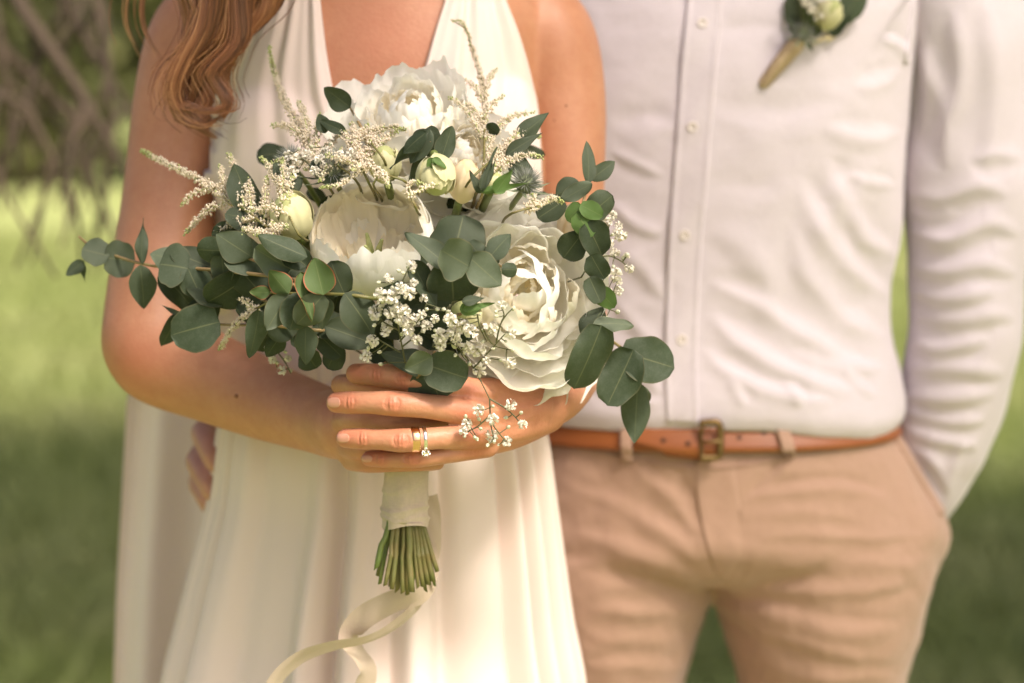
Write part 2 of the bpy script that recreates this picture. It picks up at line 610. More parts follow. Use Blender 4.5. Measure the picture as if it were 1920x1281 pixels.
M['bud'] = mat_petal('rosebud_cream_green', (0.66, 0.62, 0.38), (0.44, 0.46, 0.20), 0.2, 0.08)
M['bud_p'] = mat_petal('rosebud_peach', (0.82, 0.68, 0.48), (0.74, 0.62, 0.36), 0.2, 0.08)


def mat_leaf(name, a, b, edge, back, rough=0.5, edge_w=0.93):
    t = NT(name)
    u, v = t.attr()
    au = t.math('ABSOLUTE', u)
    rn = t.rnd()
    col = t.mix(rn, a, b)
    n = t.noise(45, 4)
    col = t.mix(t.math('MULTIPLY', t.ramp(n, [(0.4, (0, 0, 0)), (0.75, (1, 1, 1))]), 0.35), col, back)
    bl = t.ramp(t.noise(9, 3, 0.6), [(0.45, (0, 0, 0)), (0.7, (1, 1, 1))])
    col = t.mix(t.math('MULTIPLY', bl, 0.35), col, back)
    sp_ = t.ramp(t.noise(38, 2, 0.7), [(0.70, (0, 0, 0)), (0.76, (1, 1, 1))])
    col = t.mix(t.math('MULTIPLY', sp_, 0.5), col, (0.12, 0.075, 0.035))
    # pale midrib and herringbone veins
    rib = t.ramp(au, [(0.0, (1, 1, 1)), (0.045, (0, 0, 0))])
    cb = t.n('CombineXYZ'); t.l(t.math('MULTIPLY', t.math('SUBTRACT', v, t.math('MULTIPLY', au, 0.35)), 16.0), cb.inputs[0])
    wv = t.n('TexWave'); wv.inputs['Scale'].default_value = 1.0; wv.inputs['Distortion'].default_value = 1.2
    t.l(cb.outputs[0], wv.inputs['Vector'])
    vein = t.ramp(wv.outputs['Fac'], [(0.0, (1, 1, 1)), (0.12, (0, 0, 0))])
    col = t.mix(t.math('MULTIPLY', rib, 0.28), col, (0.30, 0.30, 0.14))
    col = t.mix(t.math('MULTIPLY', vein, 0.07), col, (0.25, 0.28, 0.16))
    col = t.mix(t.ramp(au, [(edge_w, (0, 0, 0)), (0.97, (1, 1, 1))]), col, edge)
    sp = t.noise(600, 2)
    nrm = t.bump(vein, 0.12, 0.0006, t.bump(sp, 0.15, 0.0004))
    return t.principled(col, 0.6, nrm, spec=0.22, translucent=0.12, tcol=(0.12, 0.18, 0.05))
M['leaf'] = mat_leaf('eucalyptus_grey_green', (0.034, 0.050, 0.026), (0.072, 0.088, 0.056), (0.09, 0.09, 0.05), (0.085, 0.102, 0.072))
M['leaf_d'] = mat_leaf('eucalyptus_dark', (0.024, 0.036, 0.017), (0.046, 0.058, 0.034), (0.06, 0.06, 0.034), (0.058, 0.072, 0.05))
M['leaf_l'] = mat_leaf('eucalyptus_silver', (0.085, 0.105, 0.066), (0.115, 0.138, 0.087), (0.17, 0.165, 0.10), (0.13, 0.155, 0.11))
M['leaf_g'] = mat_leaf('eucalyptus_fresh', (0.062, 0.098, 0.030), (0.080, 0.122, 0.040), (0.34, 0.10, 0.05), (0.085, 0.115, 0.055), edge_w=0.90)
M['leaf_b'] = mat_leaf('leaf_bright', (0.07, 0.13, 0.03), (0.09, 0.155, 0.04), (0.11, 0.15, 0.05), (0.10, 0.15, 0.06))


def mat_foliage(name, a, b, trans=0.4):
    t = NT(name)
    n = t.noise(1.3, 3)
    col = t.mix(t.ramp(n, [(0.35, (0, 0, 0)), (0.65, (1, 1, 1))]), a, b)
    return t.principled(col, 0.6, None, spec=0.3, translucent=trans)
M['crown'] = mat_foliage('tree_foliage', (0.055, 0.085, 0.022), (0.095, 0.12, 0.035))
M['crown_o'] = mat_foliage('olive_foliage', (0.10, 0.115, 0.036), (0.155, 0.155, 0.055))


def mat_grass(name, blade):
    t = NT(name)
    n = t.noise(0.9, 4, 0.6); n2 = t.noise(7, 3, 0.6)
    col = t.mix(t.ramp(n, [(0.35, (0, 0, 0)), (0.65, (1, 1, 1))]), (0.33, 0.365, 0.12), (0.44, 0.44, 0.19))
    col = t.mix(t.math('MULTIPLY', n2, 0.6), col, (0.12, 0.19, 0.045))
    if not blade:
        nrm = t.bump(t.noise(60, 4, 0.7), 0.6, 0.03)
        return t.principled(col, 0.8, nrm, spec=0.2)
    return t.principled(col, 0.5, None, spec=0.35, translucent=0.4)
M['lawn'] = mat_grass('lawn', False)
M['blade'] = mat_grass('grass_blade', True)


def mat_hair():
    t = NT('copper_hair')
    u, v = t.attr()
    col = t.ramp(u, [(0.0, (0.06, 0.018, 0.006)), (0.4, (0.19, 0.062, 0.02)), (0.75, (0.34, 0.13, 0.046)), (1.0, (0.50, 0.235, 0.10))])
    return t.principled(col, 0.38, None, spec=0.6, sheen=0.1)
M['hair'] = mat_hair()


def mat_gem():
    t = NT('diamond')
    g = t.n('BsdfGlass'); g.inputs['IOR'].default_value = 2.2; g.inputs['Roughness'].default_value = 0.02
    g.inputs['Color'].default_value = (0.97, 0.97, 1, 1)
    t.l(g.outputs[0], t.out.inputs[0]); return t.m
M['gem'] = mat_gem()


# ------------------------------------------------------------------ setting: lawn, grass, trees
G = np.zeros((2, 2, 3)); S_ = 900.0
nx = 60
gx = np.sign(np.linspace(-1, 1, nx)) * np.abs(np.linspace(-1, 1, nx)) ** 3 * S_
gy = np.abs(np.linspace(0, 1, nx)) ** 3 * (S_ + 60) - 60
GX, GY = np.meshgrid(gx, gy)
lawn = obj('lawn', grid_mesh('lawn', np.stack([GX, GY, 0.0 * GX], -1)), M['lawn'])
tag(lawn, kind='structure')


def grass_mesh():
    n = 120000
    y = 3.2 + (rng.random(n) ** 1.5) * 17.0
    x = (rng.random(n) * 2 - 1) * (y * 0.42 + 0.8)
    h = (0.05 + 0.06 * rng.random(n)) * (1 + 0.4 * (rng.random(n) < 0.08))
    az = rng.random(n) * 2 * math.pi
    w = 0.003 + 0.003 * rng.random(n) + 0.00035 * y
    lean = 0.25 + 0.8 * rng.random(n); la = rng.random(n) * 2 * math.pi
    dx, dy = np.cos(az) * w, np.sin(az) * w
    lx, ly = np.cos(la) * lean * h, np.sin(la) * lean * h
    V = np.zeros((n, 5, 3))
    V[:, 0] = np.stack([x - dx, y - dy, 0 * x - 0.005], -1)
    V[:, 1] = np.stack([x + dx, y + dy, 0 * x - 0.005], -1)
    V[:, 2] = np.stack([x + dx * .8 + lx * .35, y + dy * .8 + ly * .35, h * .6], -1)
    V[:, 3] = np.stack([x - dx * .8 + lx * .35, y - dy * .8 + ly * .35, h * .6], -1)
    V[:, 4] = np.stack([x + lx, y + ly, h], -1)
    b = np.arange(n)[:, None] * 5
    q = (b + np.array([0, 1, 2, 3])).tolist(); t = (b + np.array([3, 2, 4])).tolist()
    me = bpy.data.meshes.new('grass')
    me.from_pydata(V.reshape(-1, 3).tolist(), [], q + t)
    return me
tag(obj('grass', grass_mesh(), M['blade']), 'short green lawn grass blades behind the couple', 'grass', kind='stuff')


def leaf_cloud(c, r, n, size, seed, clumps=40, hollow=0.35, droop=0.0):
    """leaf-sized faces gathered in clumps through an ellipsoid"""
    g = np.random.default_rng(seed)
    c = np.asarray(c, float); r = np.asarray(r, float)
    d = g.normal(size=(clumps, 3)); d /= np.linalg.norm(d, axis=1)[:, None]
    cc = c + d * r * (hollow + (1 - hollow) * g.random((clumps, 1)) ** 0.6)
    k = g.integers(0, clumps, n)
    cr = (0.16 + 0.14 * g.random(clumps)) * r.mean()
    p = cc[k] + g.normal(size=(n, 3)) * cr[k][:, None] * 0.6
    a = g.normal(size=(n, 3)); a[:, 2] -= droop; a /= np.linalg.norm(a, axis=1)[:, None]
    b = np.cross(a, g.normal(size=(n, 3))); b /= np.linalg.norm(b, axis=1)[:, None]
    s = size * (0.6 + 0.8 * g.random(n))[:, None]
    V = np.stack([p - a * s, p + b * s * 0.5, p + a * s, p - b * s * 0.5], 1)
    return V.reshape(-1, 3), (np.arange(n)[:, None] * 4 + np.arange(4)).tolist()


def tree(name, label, base, crowns, trunk_h, trunk_r, mat, seed, group=None, n=9000, size=0.09, limbs=5):
    t = empty(name, label, 'tree', base, group)
    g = np.random.default_rng(seed)
    mb = MB()
    top = np.array(base) + np.array([0.15, 0.1, trunk_h])
    C = np.array([np.array(base) + np.array([0, 0, -0.1]), np.array(base) + np.array([0.05, 0, trunk_h * .4]), top])
    mb.add(*round_tube(C, [trunk_r * 1.35, trunk_r, trunk_r * .75], 12, 10))
    for (cc, rr) in crowns:
        for k in range(limbs):
            e = np.array(cc) + g.normal(size=3) * np.array(rr) * 0.45
            m = top * .5 + e * .5 + g.normal(size=3) * 0.2
            mb.add(*round_tube(np.array([top - [0, 0, .3], m, e]), [trunk_r * .55, trunk_r * .3, trunk_r * .08], 7, 8))
    under(obj('trunk', mb.mesh('trunk'), M['bark']), t)
    mb = MB()
    for i, (cc, rr) in enumerate(crowns):
        mb.add(*leaf_cloud(cc, rr, n, size, seed + i, clumps=55))
    under(obj('crown', mb.mesh('crown'), mat, smooth=False), t)
    return t


# the shade on the lawn behind the couple comes from two trees that stand out of frame to the right
def shade_crown(gx, gy, h):
    return (gx + SUN_DIR[0] / SUN_DIR[2] * h, gy + SUN_DIR[1] / SUN_DIR[2] * h, h)
c1 = shade_crown(-1.2, 6.9, 5.2)
c2 = shade_crown(1.6, 5.6, 5.2)
tree('broad_tree', 'broad leafy tree beyond the groom shading the lawn', (c2[0] + 1.4, c2[1] + .6, 0), [(c1, (2.6, 2.3, 1.3)), (c2, (2.5, 2.3, 1.3))], 3.4, 0.22, M['crown'], 11, n=9000, size=0.11)

bg = [(-9.5, 34, 3.4, 'crown'), (-6.0, 30, 2.9, 'crown_o'), (-2.6, 36, 3.6, 'crown'), (1.5, 38, 3.3, 'crown_o'), (5.0, 33, 3.2, 'crown'), (8.2, 29, 3.0, 'crown_o'), (11.5, 35, 3.4, 'crown')]
lab = ['dark green tree rooted at the far lawn edge left of an olive tree', 'olive green tree at the far lawn edge behind the hanging twigs', 'dark tree at the far lawn edge behind the bride',
       'olive tree at the far lawn edge behind the gap of the couple', 'dark green tree at the far lawn edge behind the groom', 'olive tree at the far lawn edge behind the sleeve of the groom', 'dark green tree at the far lawn edge beyond the groom']
ORD = ['first', 'second', 'third', 'fourth', 'fifth']
for k in range(5):
    bg.append((-13.5 - 4.2 * k, 33 + 2.5 * (k % 2), 3.4 + .3 * (k % 3), 'crown' if k % 2 else 'crown_o')); lab.append(ORD[k] + ' tree of the far lawn row counted outward beyond the drooping tree')
    bg.append((15.5 + 4.2 * k, 32 + 2.5 * (k % 2), 3.3 + .3 * (k % 3), 'crown_o' if k % 2 else 'crown')); lab.append(ORD[k] + ' tree of the far lawn row counted outward past the groom')
for i, (x, y, h, m) in enumerate(bg):
    tree('lawn_edge_tree', lab[i], (x, y, 0), [((x, y, h * .62), (2.6, 1.6, h * .55))], h * .5, 0.16, M[m], 30 + i, 'trees along the far lawn edge', n=4500, size=0.16, limbs=4)


# leaf crowns added out of frame on the sun path, to dim the couple
fc_ = np.array([-.37, 1.87, 1.26]) + SUN_DIR * 1.2
fm_ = np.array([.24, 2.05, 1.10]) + SUN_DIR * 2.3
tree('added_filter_tree', 'unseen slender tree added to filter the sun on the couple', (fc_[0] + 2.3, fc_[1] - .9, 0), [(tuple(fc_), (.25, .25, .2)), (tuple(fm_), (.55, .6, .35))], 2.6, 0.07, M['crown'], 91, n=900, size=0.036, limbs=3)

# drooping twigs of a tree that stands out of frame on the left
def droop_tree():
    base = (-3.1, 6.2, 0)
    t = empty('drooping_tree', 'drooping tree with bare brown twigs hanging beside the bride', 'tree', base)
    mb = MB()
    mb.add(*round_tube(np.array([[-3.1, 6.2, -0.1], [-3.0, 6.15, 1.2], [-2.7, 6.1, 2.4]]), [0.20, 0.15, 0.10], 12, 10))
    under(obj('trunk', mb.mesh('trunk'), M['bark']), t)
    def px(path, Y): return np.array([at(a, b, Y + dy) for a, b, dy in path])
    top = np.array([-2.75, 6.1, 2.3])
    mains = [
        ([(-160, -260, .3), (30, 0, 0), (110, 120, 0), (180, 215, -.1), (215, 290, -.1), (240, 330, -.1)], 3.1, 0.0095),
        ([(-260, -80, .3), (-40, 60, 0), (60, 130, 0), (130, 215, 0), (165, 290, 0), (175, 395, 0)], 3.3, 0.009),
        ([(-100, -330, .3), (110, -20, 0), (170, 90, 0), (225, 165, 0), (262, 240, 0)], 3.4, 0.010),
        ([(-240, 20, .2), (-60, 150, 0), (40, 190, 0), (80, 270, 0), (110, 345, 0), (150, 400, 0)], 3.0, 0.0065),
        ([(-200, -160, .2), (-20, -10, 0), (20, 160, 0), (8, 300, 0), (3, 400, 0)], 3.2, 0.0065),
        ([(0, -300, .2), (150, -60, 0), (205, 60, 0), (212, 200, 0), (196, 320, 0), (190, 430, 0)], 3.15, 0.008),
    ]
    g = np.random.default_rng(5)
    for path, Y, r in mains:
        mb = MB()
        C = px(path, Y)
        C = np.vstack([top[None], C])
        rr = np.linspace(r * 1.5, r * .32, len(C))
        mb.add(*round_tube(C, rr, 7, 30))
        L = np.r_[0, np.cumsum(np.linalg.norm(np.diff(C, axis=0), axis=1))]
        for k in range(6):
            s = L[1] + (L[-1] - L[1]) * g.random()
            p = smooth_interp(L, C, [s])[0]
            d = np.array([g.normal() * .05, g.normal() * .10, -abs(g.normal()) * .10 - .07])
            q = p + d * .5 + np.array([g.normal() * .02, 0, .01]); e = p + d * 1.15
            mb.add(*round_tube(np.array([p, q, e]), [.0045, .0034, .002], 5, 7, cap=2))
        under(obj('branch', mb.mesh('branch'), M['twig_bark']), t)
    mb = MB()
    cc = [at(30, 30, 5.6), at(120, -30, 5.7), at(200, 60, 5.8), at(-60, 120, 5.6), at(90, 110, 6.0)]
    for i, c in enumerate(cc):
        mb.add(*leaf_cloud(c, (.24, .22, .12), 130, 0.016, 60 + i, clumps=14, droop=.5))
    mb.add(*leaf_cloud((-2.2, 6.1, 3.0), (1.6, 1.3, .8), 5000, 0.06, 70, clumps=40, droop=.5))
    under(obj('crown', mb.mesh('crown'), M['crown_o'], smooth=False), t)
droop_tree()


# ------------------------------------------------------------------ the bride
def head_parts(c, s, nod=0.0):
    """closed overlapping volumes of a head whose centre is c, s = head height; faces the camera (-Y)"""
    c = np.array(c)
    P = []
    P.append(ellipsoid(c + [0, .02 * s, .10 * s], (.33 * s, .40 * s, .40 * s)))
    P.append(ellipsoid(c + [0, -.10 * s, -.16 * s], (.27 * s, .27 * s, .34 * s)))
    P.append(ellipsoid(c + [0, -.24 * s, -.40 * s], (.12 * s, .11 * s, .09 * s)))
    P.append(round_tube(np.array([c + [0, -.36 * s, .06 * s], c + [0, -.42 * s, -.06 * s], c + [0, -.45 * s, -.13 * s]]), [.035 * s, .045 * s, .06 * s], 10, 8))
    P.append(ellipsoid(c + [0, -.355 * s, -.235 * s], (.11 * s, .05 * s, .028 * s)))
    P.append(ellipsoid(c + [0, -.345 * s, -.285 * s], (.095 * s, .05 * s, .03 * s)))
    for k in (-1, 1):
        P.append(ellipsoid(c + [k * .335 * s, .04 * s, -.04 * s], (.04 * s, .09 * s, .14 * s)))
        P.append(ellipsoid(c + [k * .15 * s, -.31 * s, .10 * s], (.12 * s, .05 * s, .035 * s)))
        P.append(ellipsoid(c + [k * .17 * s, -.27 * s, -.10 * s], (.10 * s, .08 * s, .09 * s)))
    return P


def face_bits(parent, c, s, hair_mat):
    c = np.array(c)
    for k in (-1, 1):
        V, fc = ellipsoid(c + [k * .145 * s, -.315 * s, .01 * s], (.06 * s, .05 * s, .035 * s), 14, 10)
        under(obj('eye', mesh_np('eye', V, fc), M['eye']), parent)
        V, fc = round_tube(np.array([c + [k * .06 * s, -.375 * s, .125 * s], c + [k * .15 * s, -.365 * s, .145 * s], c + [k * .23 * s, -.31 * s, .12 * s]]), [.012 * s, .016 * s, .008 * s], 6, 8)
        under(obj('eyebrow', mesh_np('eyebrow', V, fc), hair_mat), parent)


bride = empty('person', 'person in ivory halter dress holding the white bouquet in both hands', 'person', (at(715, 600, 1.9)[0], 1.9, 0))

BY = 1.89
trunk_rows = [
    (655, 775, -330, BY + .01, .055), (650, 780, -230, BY + .01, .056), (630, 800, -150, BY, .062), (560, 870, -85, BY, .075), (440, 985, -40, BY, .088), (395, 1025, 20, BY, .10),
    (400, 1020, 120, BY, .112), (408, 1012, 230, BY, .115), (412, 1008, 320, BY - .005, .115), (425, 1000, 450, BY, .108), (440, 990, 600, BY, .10),
    (438, 995, 720, BY, .098), (455, 980, 830, BY, .082), (475, 960, 950, BY + .01, .08), (475, 960, 1100, BY + .01, .08)]
Gt, _, _ = ring_loft(trunk_rows, 64, 90)
tr = closed_grid(Gt)
parts_b = [tr]
for px_, k in ((575, -1), (860, 1)):
    parts_b.append(ellipsoid(at(px_, 320, BY - .072), (.066, .050, .075)))
# collar bones
parts_b.append(round_tube(np.array([at(690, 20, BY - .086), at(600, -6, BY - .085), at(480, -30, BY - .06)]), [.008, .007, .008], 10, 10))
parts_b.append(round_tube(np.array([at(740, 20, BY - .086), at(830, -6, BY - .085), at(950, -30, BY - .06)]), [.008, .007, .008], 10, 10))
HEAD_B = at(715, -560, BY - .02)
parts_b += head_parts(HEAD_B, .225)


def limb(rows, seg=28, n=40):
    C = np.array([at(a, b, Y) for a, b, Y, r in rows]); r = np.array([rr * mpp(Y) for a, b, Y, rr in rows])
    return round_tube(C, r, seg, n)


# her right arm (picture left)
parts_b.append(limb([(420, 25, 1.89, 92), (378, 72, 1.885, 98), (347, 180, 1.875, 95), (326, 300, 1.86, 88), (312, 420, 1.84, 90), (296, 540, 1.82, 95), (284, 640, 1.80, 96)], 36, 50))
parts_b.append(limb([(284, 636, 1.80, 96), (298, 664, 1.795, 96), (400, 710, 1.775, 86), (500, 752, 1.745, 76), (580, 780, 1.715, 68), (640, 800, 1.685, 64)], 36, 50))
# her left upper arm (picture right)
parts_b.append(limb([(985, 30, 1.89, 92), (1020, 78, 1.885, 98), (1046, 180, 1.88, 90), (1056, 300, 1.87, 80), (1056, 420, 1.865, 76), (1060, 540, 1.86, 76), (1068, 640, 1.85, 74)], 36, 50))


def finger(pts, r0, seg=16, n=34, creases=()):
    """pts: (px,py,Y,r_px) base to tip ; creases: (param, depth, width)"""
    C = np.array([at(a, b, Y) for a, b, Y, r in pts]); r = np.array([rr * mpp(Y) for a, b, Y, rr in pts])
    L = np.r_[0, np.cumsum(np.linalg.norm(np.diff(C, axis=0), axis=1))]
    t = np.linspace(0, L[-1], n)
    Q = smooth_interp(L, np.c_[C, r], t)
    return round_tube(Q[:, :3], Q[:, 3], seg, None, None, 5)


# her right hand: a fist round the handle, seen between the fingers of the other hand
HY = 1.625
parts_b.append(limb([(620, 792, 1.69, 62), (655, 800, 1.665, 66), (700, 806, 1.655, 64)], 28, 16))
parts_b.append(ellipsoid(at(676, 806, 1.66), (.024, .022, .028)))
rf = [[(640, 722, 1.65, 21), (672, 722, 1.618, 22), (740, 724, 1.606, 21), (800, 728, 1.612, 20), (850, 734, 1.635, 18)],
      [(640, 790, 1.65, 22), (668, 788, 1.616, 23), (740, 789, 1.604, 22), (805, 790, 1.612, 21), (850, 794, 1.635, 18)],
      [(650, 838, 1.65, 22), (675, 840, 1.62, 22), (740, 842, 1.606, 21), (800, 844, 1.614, 20), (840, 846, 1.635, 17)],
      [(660, 862, 1.655, 22), (695, 868, 1.628, 20), (745, 868, 1.614, 18), (790, 868, 1.622, 17), (820, 868, 1.635, 15)]]
for f_ in rf: parts_b.append(finger(f_, 0))
parts_b.append(finger([(640, 770, 1.68, 26), (690, 715, 1.68, 24), (740, 690, 1.675, 21), (790, 680, 1.67, 19)], 0))

me_b = remesh(parts_b, 0.0017, 'body')
V = get_co(me_b); X_, Y_ = project(V)
w = np.ones(len(V)); handm = (X_ > 600) & (X_ < 900) & (Y_ > 690) & (Y_ < 900) & (V[:, 1] < 1.70)
w[handm] = 0.12
lap_smooth(me_b, 30, w)

# her left hand and forearm (picture right), laid over the other hand, with finer skin
LH = {
    'index': [(905, 742, 1.602, 27), (880, 733, 1.597, 26), (815, 718, 1.588, 23.5), (755, 708, 1.588, 24), (705, 703, 1.597, 21.5), (668, 701, 1.606, 20)],
    'middle': [(905, 778, 1.595, 28), (872, 772, 1.588, 27), (800, 762, 1.576, 23.5), (738, 757, 1.573, 24.5), (690, 755, 1.577, 21.5), (657, 755, 1.582, 22), (631, 755, 1.587, 20)],
    'ring': [(910, 814, 1.597, 26), (882, 817, 1.590, 25), (815, 822, 1.578, 21.5), (754, 826, 1.574, 23), (710, 824, 1.577, 20), (678, 823, 1.581, 20.5), (648, 822, 1.586, 18.5)],
    'pinky': [(915, 838, 1.604, 22), (890, 842, 1.599, 21), (830, 854, 1.588, 17), (775, 860, 1.585, 18.5), (742, 861, 1.588, 16), (715, 861, 1.591, 16.5), (692, 860, 1.595, 15)],
}
parts_l = []
for k_, p_ in LH.items(): parts_l.append(finger(p_, 0, 24, 50))
# metacarpals, wrist and forearm
parts_l.append(limb([(890, 738, 1.603, 30), (960, 742, 1.628, 36), (1030, 748, 1.66, 40)], 20, 14))
parts_l.append(limb([(890, 774, 1.597, 30), (960, 772, 1.618, 36), (1030, 764, 1.65, 40)], 20, 14))
parts_l.append(limb([(895, 814, 1.598, 27), (960, 800, 1.618, 33), (1025, 776, 1.65, 38)], 20, 14))
parts_l.append(limb([(900, 838, 1.606, 21), (960, 816, 1.628, 28), (1020, 780, 1.66, 36)], 20, 14))
parts_l.append(limb([(1000, 768, 1.64, 46), (1040, 745, 1.665, 52), (1064, 705, 1.72, 60), (1072, 668, 1.79, 68), (1068, 640, 1.845, 74)], 28, 30))
parts_l.append(finger([(985, 760, 1.66, 32), (930, 730, 1.665, 30), (870, 705, 1.675, 26), (800, 690, 1.68, 24), (760, 684, 1.68, 21)], 0))
me_l = remesh(parts_l, 0.00085, 'forearm')
V = get_co(me_l); X_, Y_ = project(V)
w = np.clip((X_ - 850) / 60, 0.10, 1.0)
lap_smooth(me_l, 40, w)
# knuckle creases and soft dimples, as relief
fold_l = []
for k_, (dips, pips) in {'middle': (657, 735), 'ring': (681, 752), 'pinky': (713, 772), 'index': (705, 757)}.items():
    pp = np.array([(q[0], q[1], q[3]) for q in LH[k_]])[::-1]
    for jx, spread, amp in ((dips, (-7, 0, 6), -.0006), (pips, (-13, -7, 0, 7, 13), -.0007)):
        yc = np.interp(jx, pp[:, 0], pp[:, 1]); rr = np.interp(jx, pp[:, 0], pp[:, 2])
        for d in spread:
            bow = d * .5
            fold_l.append(([(jx + d - bow * .6, yc - rr * .55), (jx + d + bow * .2, yc), (jx + d - bow * .6, yc + rr * .55)], 2.2, amp))
        fold_l.append(([(jx - 8, yc), (jx + 8, yc)], rr * .55, .0006))
for a, b in (((880, 772), (1000, 765)), ((890, 818), (1000, 780)), ((884, 735), (1000, 745))):
    fold_l.append(([a, b], 8, .0008))
fold_l.append(([(1036, 700), (1040, 760), (1034, 800)], 4, -.0006))
displace_front(me_l, fold_l)

# join the two skins into one body
bm = bmesh.new(); bm.from_mesh(me_b); bm.from_mesh(me_l)
me_body = bpy.data.meshes.new('body'); bm.to_mesh(me_body); bm.free()
V = get_co(me_body); X_, Y_ = project(V)
red = np.zeros(len(V))
for k_ in LH:
    q_ = LH[k_]
    for i_, s_ in ((1, 26), (3, 20), (-1, 22), (-2, 14)):
        red = np.maximum(red, np.exp(-(((X_ - q_[i_][0]) / s_) ** 2 + ((Y_ - q_[i_][1]) / 22) ** 2)) * (V[:, 1] < 1.66))
for (x_, y_, s_, a_) in ((250, 690, 70, .9), (715, 60, 110, .5), (1000, 770, 90, .5)):
    red = np.maximum(red, a_ * np.exp(-(((X_ - x_) / s_) ** 2 + ((Y_ - y_) / s_) ** 2)))
at_ = me_body.attributes.new('luv', 'FLOAT_VECTOR', 'POINT')
at_.data.foreach_set('vector', np.stack([red, 0 * red, 0 * red], -1).astype(np.float32).ravel())
bride_body = under(obj('body', me_body, M['skin_w']), bride)
bvh_l = bvh_of(me_l); bvh_b = bvh_of(me_b)

for (x, y, wd, hg, ang) in ((626, 755, 24, 27, 0), (643, 822, 24, 24, 0), (688, 860, 20, 19, 0)):
    lf = [(x - wd * .50, y - hg * .10), (x - wd * .40, y - hg * .27), (x - wd * .05, y - hg * .36), (x + wd * .38, y - hg * .30), (x + wd * .5, y - hg * .08)]
    rt_ = [(x - wd * .50, y + hg * .10), (x - wd * .40, y + hg * .27), (x - wd * .05, y + hg * .36), (x + wd * .38, y + hg * .30), (x + wd * .5, y + hg * .08)]
    Gp, uv = patch(bvh_l, lf, rt_, 13, 9, .00005, .00025, smooth_n=1)
    n_ = obj('fingernail', grid_mesh('fingernail', Gp, uv=uv), M['nail'])
    n_.parent = bride_body
for (x, y, r) in ((443, 743, 4), (1062, 198, 2.4), (1040, 226, 2.0)):
    h = hit(bvh_b, x, y)
    if h:
        V, fc = ellipsoid(h[0], (r * .0004, r * .0004, r * .0004), 10, 8)
        m_ = obj('mole', mesh_np('mole', V, fc), M['mole']); m_.parent = bride_body
face_bits(bride, HEAD_B, .225, M['hair'])


# ---- dress
dress = bpy.data.objects.new('dress', bpy.data.meshes.new('dress'))
def pleat_profile(ph):
    s = 0.5 + 0.5 * np.sin(ph)
    return s ** 1.25 * 0.8 + 0.2 * (0.5 + 0.5 * np.sin(2 * ph + 0.7))


def skirt():
    rows = [(428, 1005, 690, BY, .112), (418, 1020, 760, BY, .122), (405, 1036, 830, BY, .132), (392, 1050, 920, BY + .005, .142), (365, 1065, 1020, BY + .01, .155),
            (330, 1085, 1150, BY + .015, .17), (297, 1110, 1281, BY + .02, .19)]
    Q = []
    for (l, r, y, Y, hd) in rows:
        a = at(l, y, Y); b = at(r, y, Y)
        Q.append([0.5 * (a[0] + b[0]), Y, 0.5 * (a[2] + b[2]), 0.5 * (b[0] - a[0]), hd])
    last = Q[-1]
    for z, k in ((.62, 1.10), (.4, 1.28), (.2, 1.42), (.012, 1.55)):
        Q.append([last[0] - .01, last[1] + .02, z, last[3] * k, last[4] * k])
    Q = np.array(Q); n, seg = 150, 720
    t0 = -Q[:, 2]; S = smooth_interp(t0, Q, np.linspace(t0[0], t0[-1], n))
    a = np.linspace(0, 2 * math.pi, seg, endpoint=False)
    # depth grows away from the camera: angle -90 deg faces it
    d = np.linspace(0, 1, n)[:, None]; A = a[None, :]
    side = np.cos(A)                                     # -1 left, +1 right
    warp = A + 0.16 * np.sin(2 * A + .9) + 0.09 * np.sin(5 * A + 2.0) + 0.035 * np.sin(11 * A + 1.3)
    wander = 0.10 * np.sin(3.2 * d + 2 * A) * d
    N1 = 21
    ph = N1 * (warp + wander)
    pr = pleat_profile(ph)
    am = (0.011 + 0.046 * np.clip(d / .45, 0, 1.6)) * (0.7 + 0.35 * np.sin(2.3 * A + 1) ** 2)
    fine = 0.0022 * np.sin(47 * warp + 3 * np.sin(2 * d) + 1.0) * np.exp(-d * 5) 
    rad = 1.0
    Gs = np.zeros((n, seg, 3))
    rr = -am * (1 - pr) + fine
    Gs[:, :, 0] = S[:, 0, None] + (S[:, 3, None] + rr) * np.cos(A)
    Gs[:, :, 1] = S[:, 1, None] + (S[:, 4, None] + rr) * np.sin(A)
    Gs[:, :, 2] = S[:, 2, None]
    return Gs
Gs = skirt()
dress_o = under(obj('dress', grid_mesh('dress', Gs, closed=True), M['dress']), bride)
md = dress_o.modifiers.new('cloth thickness', 'SOLIDIFY'); md.thickness = 0.0012

# bodice: two pleated halter bands that cross below the neckline, and a waist piece round the ribs
def band_disp(seedv, nf):
    def f(t, s):
        return 0.0034 * (0.5 + 0.5 * np.sin(2 * math.pi * nf * (s + .10 * np.sin(2.2 * t + seedv)) + seedv)) + 0.0010 * np.sin(2 * math.pi * (nf * 1.7) * s + 2 * t + seedv * 2) + .0012
    return f
me_t = remesh(parts_b[:3], 0.003, 'torso'); lap_smooth(me_t, 14); torso_bvh = bvh_of(me_t); bpy.data.meshes.remove(me_t)
Gp, uv = patch(torso_bvh, [(540, -140), (512, -20), (475, 60), (440, 130), (414, 230), (404, 330), (408, 450), (425, 600), (432, 720)],
               [(598, -140), (600, -20), (608, 60), (618, 130), (640, 230), (690, 330), (770, 450), (850, 600), (880, 720)], 70, 60, .003, .001, band_disp(.4, 3.3))
b1 = under(obj('bodice', grid_mesh('bodice', Gp, uv=uv), M['dress']), bride); b1.parent = dress_o; b1.matrix_parent_inverse = Matrix.Identity(4)
